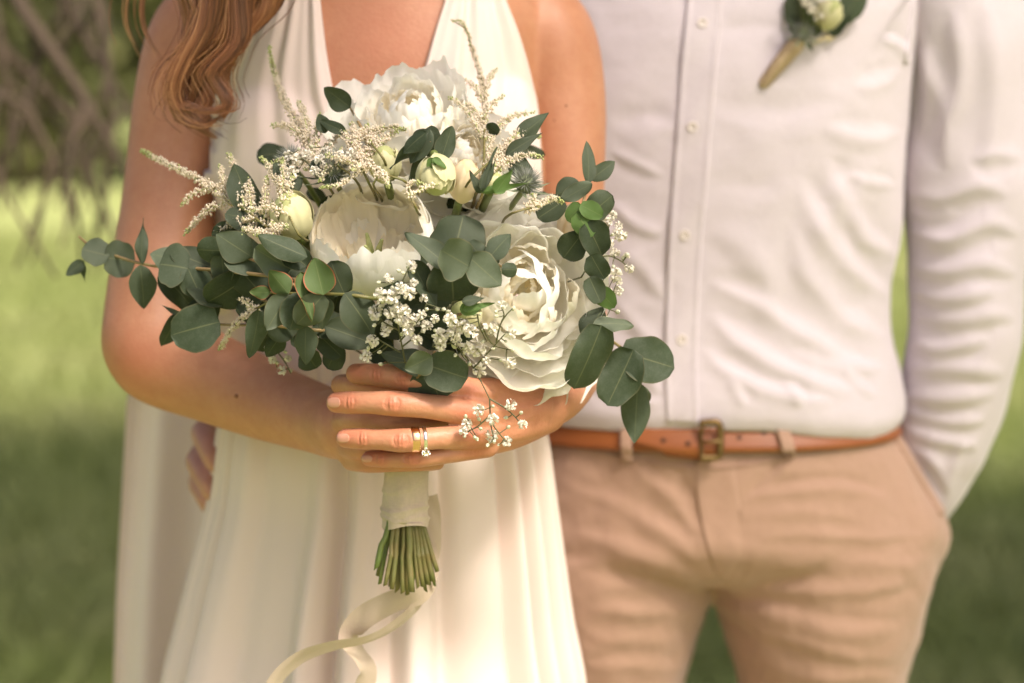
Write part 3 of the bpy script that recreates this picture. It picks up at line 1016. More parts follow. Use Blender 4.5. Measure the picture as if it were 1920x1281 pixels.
Gp, uv = patch(torso_bvh, [(846, -140), (838, -20), (815, 60), (795, 130), (765, 230), (715, 330), (640, 450), (560, 600), (540, 720)],
               [(905, -140), (928, -20), (956, 60), (974, 130), (990, 230), (996, 330), (994, 450), (992, 600), (1000, 720)], 70, 60, .006, .001, band_disp(1.9, 3.0))
b2 = under(obj('bodice', grid_mesh('bodice', Gp, uv=uv), M['dress']), bride); b2.parent = dress_o; b2.matrix_parent_inverse = Matrix.Identity(4)
rows = [(422, 1002, 470, BY, .117), (434, 995, 600, BY, .110), (432, 1002, 700, BY, .110), (415, 1022, 780, BY, .118)]
Gw, aw, _ = ring_loft(rows, 300, 40)
Gw[:, :, 0] += (0.0014 * np.sin(46 * aw))[None] * np.cos(aw); Gw[:, :, 1] += (0.0014 * np.sin(46 * aw))[None] * np.sin(aw)
b3 = under(obj('waist_piece', grid_mesh('waist_piece', Gw, closed=True), M['dress']), bride); b3.parent = dress_o; b3.matrix_parent_inverse = Matrix.Identity(4)

# the long back panel of the dress hanging behind her hip
def train():
    n, m = 90, 80
    t = np.linspace(0, 1, n)
    Yt = 2.10
    ys = np.array([120, 300, 450, 600, 735, 900, 1100, 1281]); le = np.array([610, 500, 390, 300, 246, 236, 223, 216])
    Gq = np.zeros((n, m, 3))
    zt = at(300, 120, Yt)[2]
    for i in range(n):
        z = zt * (1 - t[i]) + 0.012 * t[i]
        # pixel row of that height at this distance
        yy = project(np.array([0, Yt, z]))[1]
        l = np.interp(yy, ys, le) if yy < 1281 else 216 - (yy - 1281) * .02
        xl = at(l, yy, Yt)[0]; xr = at(660, yy, Yt)[0]
        s = np.linspace(0, 1, m)
        Gq[i, :, 0] = xl + (xr - xl) * s
        Gq[i, :, 1] = np.interp(yy, [120, 400, 760], [2.02, 2.05, Yt]) + (.006 + .016 * t[i]) * np.sin(2 * math.pi * (3.0 * s ** .8 + .15 * np.sin(3 * t[i]))) + .004 * np.sin(19 * s + 4 * t[i]) - .03 * np.exp(-s * 9) * np.sin(3 * t[i] + 1)
        Gq[i, :, 2] = z
    return Gq
tr_ = under(obj('back_panel', grid_mesh('back_panel', train()), M['train']), bride); tr_.parent = dress_o; tr_.matrix_parent_inverse = Matrix.Identity(4)


# ---- hair : wavy copper locks over her shoulder, and the hair on her head
def hair_mesh():
    g = np.random.default_rng(3)
    V, Fc, U = [], [], []
    nb = 0
    def strand(P, w, tone):
        nonlocal nb
        n = len(P)
        T = np.gradient(P, axis=0); T /= np.linalg.norm(T, axis=1)[:, None] + 1e-9
        side = np.cross(T, np.array([0.15, 1.0, 0.1])); side /= np.linalg.norm(side, axis=1)[:, None] + 1e-9
        up = np.cross(side, T)
        ww = (w * (0.35 + 0.65 * np.sin(np.linspace(.25, math.pi - .12, n))))[:, None]
        A = P + side * ww; B = P - up * ww * .8; C = P - side * ww
        q = np.stack([A, B, C], 1).reshape(-1, 3)
        V.append(q); U.append(np.c_[np.full(n * 3, tone), np.repeat(np.linspace(0, 1, n), 3)])
        for i in range(n - 1):
            a = nb + i * 3; b = a + 3
            Fc.append((a, a + 1, b + 1, b)); Fc.append((a + 1, a + 2, b + 2, b + 1)); 
        nb += n * 3
    # locks : pixel centre line, depth, radius px, curl amp px, turns
    locks = [
        ([(500, -420), (520, -180), (500, -40), (440, 60), (380, 130), (345, 190), (340, 235)], 1.755, 30, 10, 1.2, 260),
        ([(470, -420), (480, -180), (470, -30), (430, 30), (385, 80), (345, 130), (330, 180), (350, 225)], 1.748, 26, 12, 1.5, 240),
        ([(440, -420), (420, -160), (400, -20), (390, 60), (360, 110), (328, 165), (335, 215), (375, 235), (415, 215)], 1.742, 24, 8, 1.2, 260),
        ([(420, -420), (385, -160), (370, -10), (372, 50), (362, 100), (338, 140), (322, 180), (330, 240)], 1.760, 22, 8, 1.6, 200),
        ([(520, -420), (540, -200), (530, -60), (490, 20), (455, 70), (440, 110), (418, 150), (420, 190), (400, 240)], 1.752, 22, 9, 1.7, 220),
        ([(480, -420), (470, -160), (450, 0), (445, 80), (400, 140), (420, 175), (430, 200), (390, 208), (345, 195), (330, 215)], 1.736, 16, 5, 1.0, 200),
        ([(430, -420), (400, -160), (420, -10), (408, 70), (392, 130), (365, 170), (352, 215), (385, 250), (410, 262)], 1.765, 22, 9, 1.6, 200),
        ([(390, -420), (350, -170), (345, -40), (352, 30), (350, 80), (365, 130), (350, 190), (365, 250)], 1.770, 16, 8, 1.5, 110),
        ([(360, -420), (300, -170), (272, -30), (270, 30), (285, 80), (310, 120)], 1.79, 9, 5, 1.0, 14),
        ([(350, -420), (290, -170), (245, -30), (240, 40), (255, 85), (270, 120)], 1.80, 7, 4, 1.0, 7),
    ]
    for (cl, Y, rad, ca, turns, ns) in locks:
        cl = np.array(cl, float)
        L = np.r_[0, np.cumsum(np.linalg.norm(np.diff(cl, axis=0), axis=1))]
        nseg = 44
        tt = np.linspace(0, L[-1], nseg)
        Cc = smooth_interp(L, cl, tt); t = tt / L[-1]
        for k in range(int(ns * 1.5)):
            a0 = g.random() * 2 * math.pi; r0 = math.sqrt(g.random()) * rad
            tw = turns * 2 * math.pi
            env = (0.45 + .75 * np.sin(np.clip(t, 0, 1) * math.pi * .9 + .25)) * (1 - .55 * t ** 3)
            ox = r0 * env * np.cos(a0 + tw * t * .6) + ca * np.sin(tw * t * 2 + a0 * .15)
            oy = r0 * env * np.sin(a0 + tw * t * .6) * .9
            jit = g.normal() * 2.0
            stray = (g.random() < .12) * g.normal() * 22 * t ** 2
            end = 1 - .18 * g.random()
            mk = t <= end
            px_ = Cc[:, 0] + ox + jit + stray
            py_ = Cc[:, 1] + .35 * ca * np.cos(tw * t * 2) + g.normal() * 3
            P = np.array([at(px_[i], py_[i], Y + oy[i] * mpp(Y)) for i in range(nseg) if mk[i]])
            strand(P, 0.00026 + .00018 * g.random(), np.clip(.5 + .22 * g.normal() + .25 * math.cos(a0), 0, 1))
    # hair on the head
    c = np.array(HEAD_B); s = .225
    for k in range(900):
        ph = g.random() * 2 * math.pi; th = g.random() ** .7 * 1.5
        if math.sin(ph) < -.35 and th > .75: continue
        pts = []
        for q in np.linspace(0, 1, 10):
            tq = .05 + (th + .9 * (1 if math.sin(ph) > -.2 else .5)) * q
            r = 1.0 + .05 * g.random()
            pts.append(c + np.array([.345 * s * math.sin(min(tq, 1.9)) * math.cos(ph), .02 * s + .42 * s * math.sin(min(tq, 1.9)) * math.sin(ph), .10 * s + .425 * s * math.cos(tq)]) * 1.0)
        strand(np.array(pts), .0022, np.clip(.5 + .2 * g.normal(), 0, 1))
    for k in range(160):                      # back hair falling behind the shoulders
        x0 = float(np.clip(g.normal() * .05, -.08, .08))
        P = np.array([c + [x0 * (1 + .3 * q), .09 + .02 * q, .02 - .34 * q] + np.array([.008 * math.sin(9 * q + k), .004 * math.sin(7 * q + k), 0]) for q in np.linspace(0, 1, 16)])
        strand(P, .0022, np.clip(.45 + .2 * g.normal(), 0, 1))
    return mesh_np('hair', np.concatenate(V), Fc, np.concatenate(U))
under(obj('hair', hair_mesh(), M['hair']), bride)


# ---- rings
def ring_obj(name, px_, r_in, width, thick, mat, label, gem=False):
    pp = np.array([(q[0], q[1], q[2], q[3]) for q in LH['ring']])[::-1]
    cxy = [np.interp(px_, pp[:, 0], pp[:, k]) for k in (1, 2)]
    c = at(px_, cxy[0], cxy[1])
    a1 = at(px_ + 20, np.interp(px_ + 20, pp[:, 0], pp[:, 1]), np.interp(px_ + 20, pp[:, 0], pp[:, 2]))
    ax = a1 - c; ax /= np.linalg.norm(ax)
    u = np.cross(ax, [0, 0, 1]); u /= np.linalg.norm(u); v = np.cross(ax, u)
    n, m = 64, 10
    a = np.linspace(0, 2 * math.pi, n, endpoint=False); b = np.linspace(0, 2 * math.pi, m, endpoint=False)
    Gr = np.zeros((n, m, 3))
    for i in range(n):
        rd = math.cos(a[i]) * u + math.sin(a[i]) * v
        for j in range(m):
            sx = np.sign(math.cos(b[j])) * abs(math.cos(b[j])) ** .6
            Gr[i, j] = c + rd * (r_in + thick * .5 + thick * .5 * math.sin(b[j])) + ax * (width * .5 * sx)
    V = Gr.reshape(-1, 3)
    fc = []
    for i in range(n):
        for j in range(m):
            fc.append((i * m + j, ((i + 1) % n) * m + j, ((i + 1) % n) * m + (j + 1) % m, i * m + (j + 1) % m))
    if not gem:
        o = obj(name, mesh_np(name, V, fc), mat); tag(o, label, 'ring'); return o
    e = empty(name, label, 'ring', tuple(c))
    under(obj('band', mesh_np('band', V, fc), mat), e)
    d = np.array([0, -.62, -.78]); d -= ax * (d @ ax); d /= np.linalg.norm(d)
    top = c + d * (r_in + thick + .0022)
    w_ = np.cross(ax, d)
    gv, gf = [], []
    prof = [(-.0020, .0002), (0, .0026), (.0008, .0019), (.0010, .0014)]
    k = 12
    for hgt, rr in prof:
        for i in range(k):
            an = 2 * math.pi * i / k
            gv.append(top + d * hgt + (ax * math.cos(an) + w_ * math.sin(an)) * rr)
    gf = grid_faces(len(prof), k, True); gf.append(list(range((len(prof) - 1) * k, len(prof) * k))); gf.append(list(range(k - 1, -1, -1)))
    under(obj('diamond', mesh_np('diamond', np.array(gv), gf), M['gem'], smooth=False), e)
    for i in range(6):
        an = 2 * math.pi * i / 6
        q = ax * math.cos(an) + w_ * math.sin(an)
        V, fc = round_tube(np.array([c + d * (r_in + thick * .5) + q * .0010, top + q * .0026 - d * .0006, top + q * .0024 + d * .0008]), [.0005, .00045, .0004], 6, 8)
        under(obj('prong', mesh_np('prong', V, fc), mat), e)
    return e
ring_obj('wedding_ring', 778, 20.6 * mpp(1.576), .0060, .0016, M['gold'], 'rose gold wedding band on the ring finger beside the diamond ring')
ring_obj('engagement_ring', 795, 20.9 * mpp(1.576), .0026, .0016, M['silver'], 'silver solitaire diamond ring on the ring finger', gem=True)


# ------------------------------------------------------------------ the groom
MY = 2.12
groom = empty('person', 'person in pale linen shirt and tan chinos with one hand in a pocket', 'person', (at(1310, 600, MY)[0], MY, 0))


def child(o, parent):
    o.parent = parent
    return o

# trousers
tr_rows = [(975, 1642, 722, MY, .108), (968, 1656, 752, MY, .114), (958, 1676, 796, MY, .122), (935, 1712, 860, MY + .004, .130), (905, 1752, 930, MY + .008, .136), (885, 1774, 985, MY + .01, .138),
           (885, 1766, 1030, MY + .01, .12), (910, 1740, 1066, MY + .01, .09)]
Gt, _, _ = ring_loft(tr_rows, 80, 60, 2.35)
parts_t = [closed_grid(Gt)]


def leg(rows, zs):
    """rows in pixels down to the frame edge, then (x, Y, z, rx, ry) to the ankle"""
    Q = []
    for (l, r, y, Y, hd) in rows:
        a = at(l, y, Y); b = at(r, y, Y); Q.append([.5 * (a[0] + b[0]), Y, a[2], .5 * (b[0] - a[0]), hd])
    x0 = Q[-1][0]
    for (dx, Y, z, rx, ry) in zs: Q.append([x0 + dx, Y, z, rx, ry])
    Q = np.array(Q); t0 = -Q[:, 2]; n = 70; seg = 48
    S = smooth_interp(t0, Q, np.linspace(t0[0], t0[-1], n))
    a = np.linspace(0, 2 * math.pi, seg, endpoint=False)
    Gl = np.zeros((n, seg, 3))
    Gl[:, :, 0] = S[:, 0, None] + S[:, 3, None] * np.cos(a); Gl[:, :, 1] = S[:, 1, None] + S[:, 4, None] * np.sin(a); Gl[:, :, 2] = S[:, 2, None]
    return closed_grid(Gl)
lower = [(0, MY + .01, .62, .078, .085), (0, MY + .01, .5, .068, .078), (0, MY + .03, .3, .064, .07), (0, MY + .03, .08, .06, .066)]
parts_t.append(leg([(1348, 1762, 1010, MY, .115), (1322, 1750, 1080, MY, .112), (1340, 1736, 1132, MY, .108), (1360, 1718, 1200, MY, .10), (1382, 1693, 1281, MY + .005, .094)], lower))
parts_t.append(leg([(890, 1320, 1010, MY, .115), (905, 1345, 1080, MY, .112), (915, 1325, 1132, MY, .108), (930, 1304, 1200, MY, .10), (945, 1283, 1281, MY + .005, .094)], lower))
me_tr = remesh(parts_t, 0.0028, 'trousers')
lap_smooth(me_tr, 16)
T_folds = [
    # creases running from the crotch and fly across the thighs
    ([(1340, 1120), (1440, 1130), (1560, 1160), (1690, 1165)], 15, -.005, .8), ([(1345, 1112), (1450, 1105), (1580, 1112), (1720, 1090)], 14, .0045, .7),
    ([(1360, 1150), (1470, 1195), (1590, 1230), (1680, 1235)], 14, .004, .7), ([(1400, 1075), (1500, 1060), (1620, 1050), (1740, 1020)], 16, .0035, .6),
    ([(1420, 1010), (1520, 1003), (1640, 1010), (1740, 1000)], 10, .003, .8), ([(1410, 920), (1480, 905), (1580, 898), (1660, 920)], 11, -.005, .9),
    ([(1395, 935), (1440, 890), (1470, 850)], 11, -.004, .8), ([(1410, 965), (1520, 960), (1620, 975)], 12, .003, .6),
    ([(1490, 840), (1560, 810), (1640, 775)], 10, .003, .7), ([(1510, 860), (1590, 838), (1660, 810)], 10, .0028, .6),
    ([(1320, 1120), (1240, 1090), (1150, 1075), (1080, 1070)], 15, -.005, .8), ([(1318, 1105), (1220, 1050), (1130, 1015), (1070, 1000)], 16, .005, .7),
    ([(1312, 1060), (1240, 995), (1160, 950), (1080, 920)], 15, .0045, .7), ([(1302, 1000), (1260, 935), (1205, 890), (1185, 850)], 13, .0045, .8),
    ([(1300, 940), (1280, 900), (1262, 868)], 9, -.004, .8), ([(1315, 1140), (1210, 1150), (1100, 1140)], 15, .004, .7), ([(1300, 1200), (1200, 1205), (1100, 1195)], 15, .0035, .7),
    ([(1290, 1255), (1190, 1250), (1100, 1250)], 13, .003, .6), ([(1690, 1050), (1730, 1100), (1735, 1130)], 12, .003, .6), ([(1480, 1268), (1580, 1275), (1680, 1268)], 12, .003, .6),
    ([(1330, 1040), (1345, 1085), (1372, 1098), (1395, 1075), (1400, 1030)], 5, -.0022),
]
displace_front(me_tr, [(f[0], f[1] * 1.0, f[2] * .42, *f[3:]) for f in T_folds])
noise_disp(me_tr, 26, .0022, 3.0, 5)
trousers = under(obj('trousers', me_tr, M['chino']), groom)
bvh_tr = bvh_of(me_tr)

# fly, waistband seam and pocket edge
Gp, uv = patch(bvh_tr, [(1303, 862), (1306, 930), (1318, 1000), (1335, 1060), (1345, 1094)], [(1375, 862), (1384, 930), (1396, 1000), (1400, 1050), (1372, 1096)], 40, 12, .0003, .0008,
               lambda t, s: .0005 * np.sin(7 * s + 5 * t) - .0013 * s ** 1.5 - .001 * np.clip((t - .8) / .2, 0, 1))
child(obj('fly', grid_mesh('fly', Gp, uv=uv), M['chino']), trousers)
Gp, uv = patch(bvh_tr, [(1090, 838), (1180, 860), (1300, 876), (1400, 870), (1480, 852), (1600, 806), (1668, 772)], [(1090, 842), (1180, 864), (1300, 880), (1400, 874), (1480, 856), (1600, 810), (1668, 776)], 60, 4, .0004, .0012)
child(obj('waistband_seam', grid_mesh('waistband_seam', Gp, uv=uv), M['chino']), trousers)
Gp, uv = patch(bvh_tr, [(1650, 776), (1684, 835), (1722, 900), (1762, 968)], [(1658, 772), (1693, 832), (1731, 896), (1771, 964)], 40, 5, .0006, .0018)
child(obj('pocket_edge', grid_mesh('pocket_edge', Gp, uv=uv), M['chino']), trousers)

# belt
belt_rows = [(964, 1659, 768, MY, .1215), (955, 1681, 806, MY, .1295)]
Gb, _, _ = ring_loft(belt_rows, 160, 9, 2.35)
prof = np.array([-.0015, .001, .0016, .0016, .0016, .0016, .0016, .001, -.0015])
cen = np.array([at(1310, 780, MY)[0], MY, 0])
dirs = Gb - Gb.mean(1, keepdims=True); dirs[:, :, 2] = 0; dirs /= np.linalg.norm(dirs, axis=2)[:, :, None]
Gb = Gb + dirs * (prof + .003)[:, None, None]
me_belt = grid_mesh('belt', Gb, closed=True)
belt = under(obj('belt', me_belt, M['leather']), groom)
bvh_belt = bvh_of(me_belt)
Gp, uv = patch(bvh_belt, [(1196, 796), (1250, 803), (1300, 806), (1342, 804)], [(1192, 834), (1250, 845), (1300, 851), (1342, 850)], 30, 10, .003, .0036)
flap = child(obj('strap_end', grid_mesh('strap_end', Gp, uv=uv), M['leather']), belt)
bvh_fl = bvh_of(flap.data)
for x, y, b in ((1244, 827, bvh_fl), (1290, 833, bvh_fl), (1386, 822, bvh_belt), (1432, 814, bvh_belt)):
    h = hit(b, x, y)
    if h:
        V, fc = ellipsoid(h[0], (.0022, .0007, .0026), 12, 8)
        child(obj('belt_hole', mesh_np('belt_hole', V, fc), M['hole']), belt)
def buckle():
    pts = [(1300, 792), (1346, 790), (1352, 800), (1352, 848), (1346, 858), (1300, 860), (1296, 850)]
    h = hit(bvh_fl, 1325, 830)[0]
    C = np.array([at(x, y, h[1] - .003) for x, y in [(1316, 793), (1344, 792), (1350, 800), (1350, 850), (1344, 858), (1316, 859)]])
    V, fc = round_tube(C, [.0022] * 6, 8, 40, [.003] * 6)
    b_ = child(obj('buckle', mesh_np('buckle', V, fc), M['brass']), belt)
    V, fc = round_tube(np.array([at(1316, 793, h[1] - .002), at(1314, 826, h[1] - .001), at(1316, 859, h[1] - .002)]), [.0018] * 3, 8, 12)
    b2_ = child(obj('buckle_bar', mesh_np('buckle_bar', V, fc), M['brass']), belt)
    V, fc = round_tube(np.array([at(1316, 828, h[1] - .003), at(1335, 828, h[1] - .0055), at(1351, 828, h[1] - .005)]), [.0014] * 3, 8, 10)
    child(obj('buckle_prong', mesh_np('buckle_prong', V, fc), M['brass']), belt)
buckle()
for l, r in (([(1164, 792), (1165, 822), (1166, 862)], [(1184, 795), (1185, 826), (1186, 864)]), ([(1446, 786), (1456, 815), (1470, 860)], [(1466, 784), (1478, 812), (1492, 856)])):
    Gp, uv = patch(bvh_belt, l, r, 16, 6, .003, .0018, smooth_n=3)
    child(obj('belt_loop', grid_mesh('belt_loop', Gp, uv=uv), M['chino']), trousers)

# shirt
sh_rows = [(1205, 1390, -230, MY + .02, .066), (1190, 1405, -175, MY + .015, .07), (1110, 1490, -135, MY + .01, .085), (980, 1640, -85, MY, .10), (925, 1712, -20, MY, .115), (908, 1716, 60, MY, .122), (905, 1706, 150, MY, .126),
           (908, 1694, 300, MY, .127), (920, 1684, 440, MY, .125), (935, 1666, 535, MY, .124), (935, 1668, 610, MY, .126), (930, 1686, 695, MY, .132), (930, 1690, 735, MY, .134), (945, 1678, 758, MY, .132), (960, 1662, 772, MY, .126), (985, 1640, 776, MY, .112)]
Gt, _, _ = ring_loft(sh_rows, 420, 330, 2.3)
n_, m_, _ = Gt.shape
me_sh = mesh_np('shirt', Gt.reshape(-1, 3), [f[::-1] for f in grid_faces(n_, m_, True)])
S_folds = [
    ([(1640, 300), (1560, 400), (1530, 470), (1560, 540), (1620, 560)], 26, .006, .6), ([(1690, 250), (1620, 262), (1540, 240)], 16, .004, .6),
    ([(1680, 480), (1610, 440), (1545, 300)], 18, .006, .7), ([(1670, 560), (1590, 500), (1520, 400), (1500, 330)], 18, .006, .8), ([(1600, 470), (1585, 395), (1600, 330)], 13, -.005, .7),
    ([(1660, 640), (1590, 600), (1510, 520), (1490, 430)], 18, .006, .7), ([(1640, 700), (1540, 650), (1430, 580), (1330, 530)], 16, .005, .7),
    ([(1600, 740), (1480, 700), (1380, 640), (1330, 590)], 17, .006, .8), ([(1560, 757), (1440, 735), (1350, 690), (1320, 650)], 13, .005, .8), ([(1660, 690), (1560, 690), (1480, 660)], 13, .004, .6),
    ([(1680, 350), (1640, 345), (1590, 330)], 10, .003, .6), ([(1340, 195), (1450, 205), (1580, 190)], 22, -.003, .6), ([(1150, 230), (1210, 215), (1265, 220)], 20, -.0035, .6),
    ([(1145, 285), (1180, 300), (1240, 330)], 10, .003, .6), ([(1145, 380), (1190, 420), (1245, 440)], 12, .004, .6), ([(1150, 470), (1200, 500), (1245, 560)], 14, .004, .6),
    ([(1150, 560), (1190, 610), (1240, 660)], 14, .004, .6), ([(1170, 640), (1200, 690), (1240, 740)], 14, .005, .6), ([(1100, 700), (1160, 735), (1235, 760)], 12, .004, .6),
    ([(1340, 60), (1420, 50), (1500, 70)], 14, -.002), ([(1690, 130), (1650, 160), (1600, 165)], 13, .003, .6), ([(1340, 330), (1420, 350), (1470, 330)], 20, -.002),
    ([(1330, 430), (1400, 470), (1440, 540), (1450, 620)], 24, .004, .4), ([(1700, 115), (1690, 90), (1650, 70)], 9, .004, .6),
    ([(1640, 745), (1600, 715), (1580, 690)], 9, .004, .7), ([(1400, 765), (1380, 735), (1370, 710)], 9, .004, .7), ([(1500, 768), (1490, 740), (1470, 715)], 9, .004, .7),
]
Vs = get_co(me_sh); Xs, Ys = project(Vs)
dn = np.clip((Xs - 1430) / 200, 0, 1) ** 1.3 * np.clip((Ys - 690) / 60, 0, 1) * (Vs[:, 1] < MY + .05)
Vs[:, 2] -= .014 * dn; Vs[:, 1] -= .004 * dn; Vs[:, 0] += .001 * dn
set_co(me_sh, Vs)
displace_front(me_sh, [(f[0], f[1] * 1.1, f[2] * .5, *f[3:]) for f in S_folds])
noise_disp(me_sh, 14, .0018, 8.0, 4)
shirt = under(obj('shirt', me_sh, M['shirt']), groom)
bvh_sh = bvh_of(me_sh)


def sleeve(rows, folds, name, seg=160, n=260, sq=1.0):
    C = np.array([at(a, b, Y) for a, b, Y, r in rows]); r = np.array([rr * mpp(Y) for a, b, Y, rr in rows])
    V, fc = round_tube(C, r, seg, n)
    me = mesh_np(name, V, [f[::-1] for f in fc])
    bm = bmesh.new(); bm.from_mesh(me); bmesh.ops.recalc_face_normals(bm, faces=bm.faces); bm.to_mesh(me); bm.free()
    displace_front(me, [(f[0], f[1] * 1.25, f[2] * .48, *f[3:]) for f in folds])
    return me
SL_folds = [
    ([(1720, 90), (1760, 200), (1775, 320)], 16, .006, .8), ([(1790, 20), (1800, 150), (1770, 260)], 15, .006, .8), ([(1850, 0), (1870, 160), (1850, 330)], 18, .005, .7), ([(1730, 60), (1735, 150), (1720, 260)], 10, .005, .8),
    ([(1700, 360), (1760, 375), (1840, 350), (1890, 365)], 16, .006, .9), ([(1700, 430), (1770, 450), (1860, 420), (1910, 440)], 15, .007, .9), ([(1700, 395), (1740, 410), (1800, 400)], 10, .004, .7),
    ([(1700, 500), (1760, 510), (1840, 495), (1905, 515)], 14, .006, .9), ([(1700, 545), (1770, 560), (1860, 545)], 13, .006, .9), ([(1703, 590), (1780, 600), (1870, 590), (1900, 600)], 13, .006, .8),
    ([(1705, 640), (1760, 655), (1850, 635)], 12, .006, .9), ([(1705, 690), (1790, 690), (1880, 700)], 13, .006, .9), ([(1700, 740), (1770, 750), (1860, 735)], 12, .006, .9), ([(1700, 770), (1780, 790), (1850, 790)], 11, .006, .8),
    ([(1710, 810), (1780, 830), (1840, 840)], 11, .005, .8), ([(1720, 840), (1760, 880), (1775, 930)], 10, .005, .8), ([(1810, 830), (1790, 880), (1780, 940)], 10, .004, .7), ([(1820, 300), (1880, 290), (1915, 300)], 12, .004, .8),
]
me_sl = sleeve([(1725, -75, MY, 80), (1775, -45, MY, 118), (1803, 60, MY, 124), (1810, 200, MY, 122), (1812, 350, MY, 121), (1810, 500, MY, 112), (1804, 600, MY, 106), (1797, 700, MY + .005, 102), (1790, 760, MY + .01, 101), (1774, 820, MY + .01, 92), (1756, 870, MY + .012, 80), (1742, 920, MY + .015, 64), (1732, 965, MY + .02, 44)], SL_folds, 'sleeve')
noise_disp(me_sl, 10, .006, 2.0, 2)
child(obj('sleeve', me_sl, M['shirt']), shirt)
me_s2 = sleeve([(930, -50, MY, 110), (880, 20, MY + .02, 118), (840, 200, MY + .05, 108), (800, 420, MY + .05, 100), (760, 620, MY + .04, 92), (690, 740, MY + .01, 84), (580, 800, 2.09, 76), (480, 838, 2.06, 66), (440, 850, 2.04, 58)], [], 'sleeve', 60, 90)
noise_disp(me_s2, 20, .004, 5.0, 2)
child(obj('sleeve', me_s2, M['shirt']), shirt)
# armhole seam
Gp, uv = patch(bvh_sh, [(1712, -40), (1708, 20), (1700, 70), (1694, 120)], [(1719, -40), (1715, 20), (1707, 70), (1700, 120)], 20, 4, .0004, .0014)
child(obj('armhole_seam', grid_mesh('armhole_seam', Gp, uv=uv), M['shirt']), shirt)
# placket and buttons
Gp, uv = patch(bvh_sh, [(1302, -150), (1288, 0), (1277, 120), (1269, 235), (1260, 350), (1253, 464), (1248, 600), (1247, 700), (1249, 770), (1250, 792)],
               [(1368, -150), (1354, 0), (1344, 120), (1335, 235), (1325, 350), (1316, 464), (1309, 600), (1307, 700), (1309, 772), (1310, 794)], 120, 16, .0008, .0016,
               lambda t, s: .0012 * np.sin(17 * t + 2 * s) * np.sin(7 * t + 1) + .0009 * (np.exp(-((s - .06) / .05) ** 2) + np.exp(-((s - .94) / .05) ** 2)) + .0012 * np.sin(31 * t + 4 * s) * .5, smooth_n=4)
plk = child(obj('placket', grid_mesh('placket', Gp, uv=uv), M['shirt']), shirt)
bvh_pl = bvh_of(plk.data)
def button_mesh():
    prof = [(0, .0006), (.0028, .0006), (.0036, .0014), (.0046, .0018), (.0054, .0012), (.0056, 0.0)]
    k = 24; V = []; 
    for r_, h_ in prof[1:]:
        for i in range(k): V.append((r_ * math.cos(2 * math.pi * i / k), r_ * math.sin(2 * math.pi * i / k), h_))
    fc = grid_faces(len(prof) - 1, k, True); fc.append(list(range(k - 1, -1, -1)))
    mb = MB(); mb.add(np.array(V), fc)
    for i in range(4):
        a = math.pi / 4 + i * math.pi / 2
        v2, f2 = ellipsoid((.0013 * math.cos(a), .0013 * math.sin(a), .0007), (.0005, .0005, .0003), 8, 6); mb.add(v2, f2, 1)
    return mb.mesh('button')
btn = button_mesh()
for (x, y) in ((1330, -150), (1317, 43), (1298, 238), (1284, 441), (1278, 637)):
    h = hit(bvh_pl, x, y)
    if h:
        b_ = child(obj('button', btn, [M['button'], M['hole']]), shirt)
        b_.location = Vector(h[0]) - groom.location + groom.location
        b_.scale = (.78, .78, .78)
        b_.rotation_euler = Vector(h[1]).to_track_quat('Z', 'Y').to_euler()
# hem of the shirt tucked over the belt is the lower ring of the shirt; a simple stand collar closes the neck
Gc, _, _ = ring_loft([(1198, 1398, -215, MY + .02, .072), (1192, 1404, -170, MY + .017, .078)], 60, 8)
child(obj('collar', grid_mesh('collar', Gc, closed=True), M['shirt']), shirt)

# skin of the groom: head and neck, and the hand on her hip
HEAD_M = at(1300, -480, MY - .02)
pm = head_parts(HEAD_M, .235)
pm.append(round_tube(np.array([at(1298, -120, MY + .02), at(1298, -230, MY + .02), at(1300, -400, MY + .01)]), [.062, .058, .058], 20, 14))
# sunk into shirt and sleeve: chest core and arm so that the body stays one piece
pm.append(round_tube(np.array([at(1298, 300, MY), at(1298, 100, MY), at(1298, -120, MY + .02)]), [.08, .085, .06], 20, 14))
pm.append(limb([(1298, 20, MY, 60), (1100, -20, MY, 60), (930, -30, MY, 70), (850, 160, MY + .05, 60), (800, 420, MY + .05, 56), (760, 620, MY + .04, 55), (690, 740, MY + .01, 52), (580, 800, 2.09, 48), (480, 838, 2.05, 46), (430, 850, 2.02, 46)], 20, 70))
pm.append(limb([(1298, 20, MY, 60), (1500, -20, MY, 60), (1700, -30, MY, 70), (1803, 60, MY, 70), (1812, 350, MY, 66), (1804, 600, MY, 60), (1790, 740, MY + .01, 56), (1750, 860, MY + .012, 46), (1720, 930, MY + .01, 42)], 20, 70))
pm.append(limb([(440, 850, 2.02, 46), (400, 858, 1.985, 44), (388, 866, 1.955, 36)], 20, 16))
for f_ in ([(392, 838, 1.965, 25), (384, 812, 1.925, 27), (390, 828, 1.895, 25), (402, 858, 1.875, 23), (408, 872, 1.87, 19)],
           [(388, 862, 1.965, 25), (374, 864, 1.925, 27), (384, 885, 1.895, 25), (396, 912, 1.878, 23), (400, 924, 1.874, 19)],
           [(388, 885, 1.965, 24), (376, 905, 1.93, 24), (382, 922, 1.905, 22), (390, 940, 1.89, 20), (393, 947, 1.888, 17)],
           [(392, 905, 1.97, 20), (386, 930, 1.945, 19), (390, 946, 1.92, 17), (396, 955, 1.91, 15)]):
    pm.append(finger(f_, 0))
pm.append(finger([(430, 830, 2.0, 26), (440, 800, 1.99, 24), (455, 770, 1.985, 22), (470, 750, 1.985, 19)], 0))
me_m = remesh(pm, 0.0022, 'body')
lap_smooth(me_m, 6, None, .4)
gb = under(obj('body', me_m, M['skin_m']), groom)
face_bits(groom, HEAD_M, .235, M['hair'])
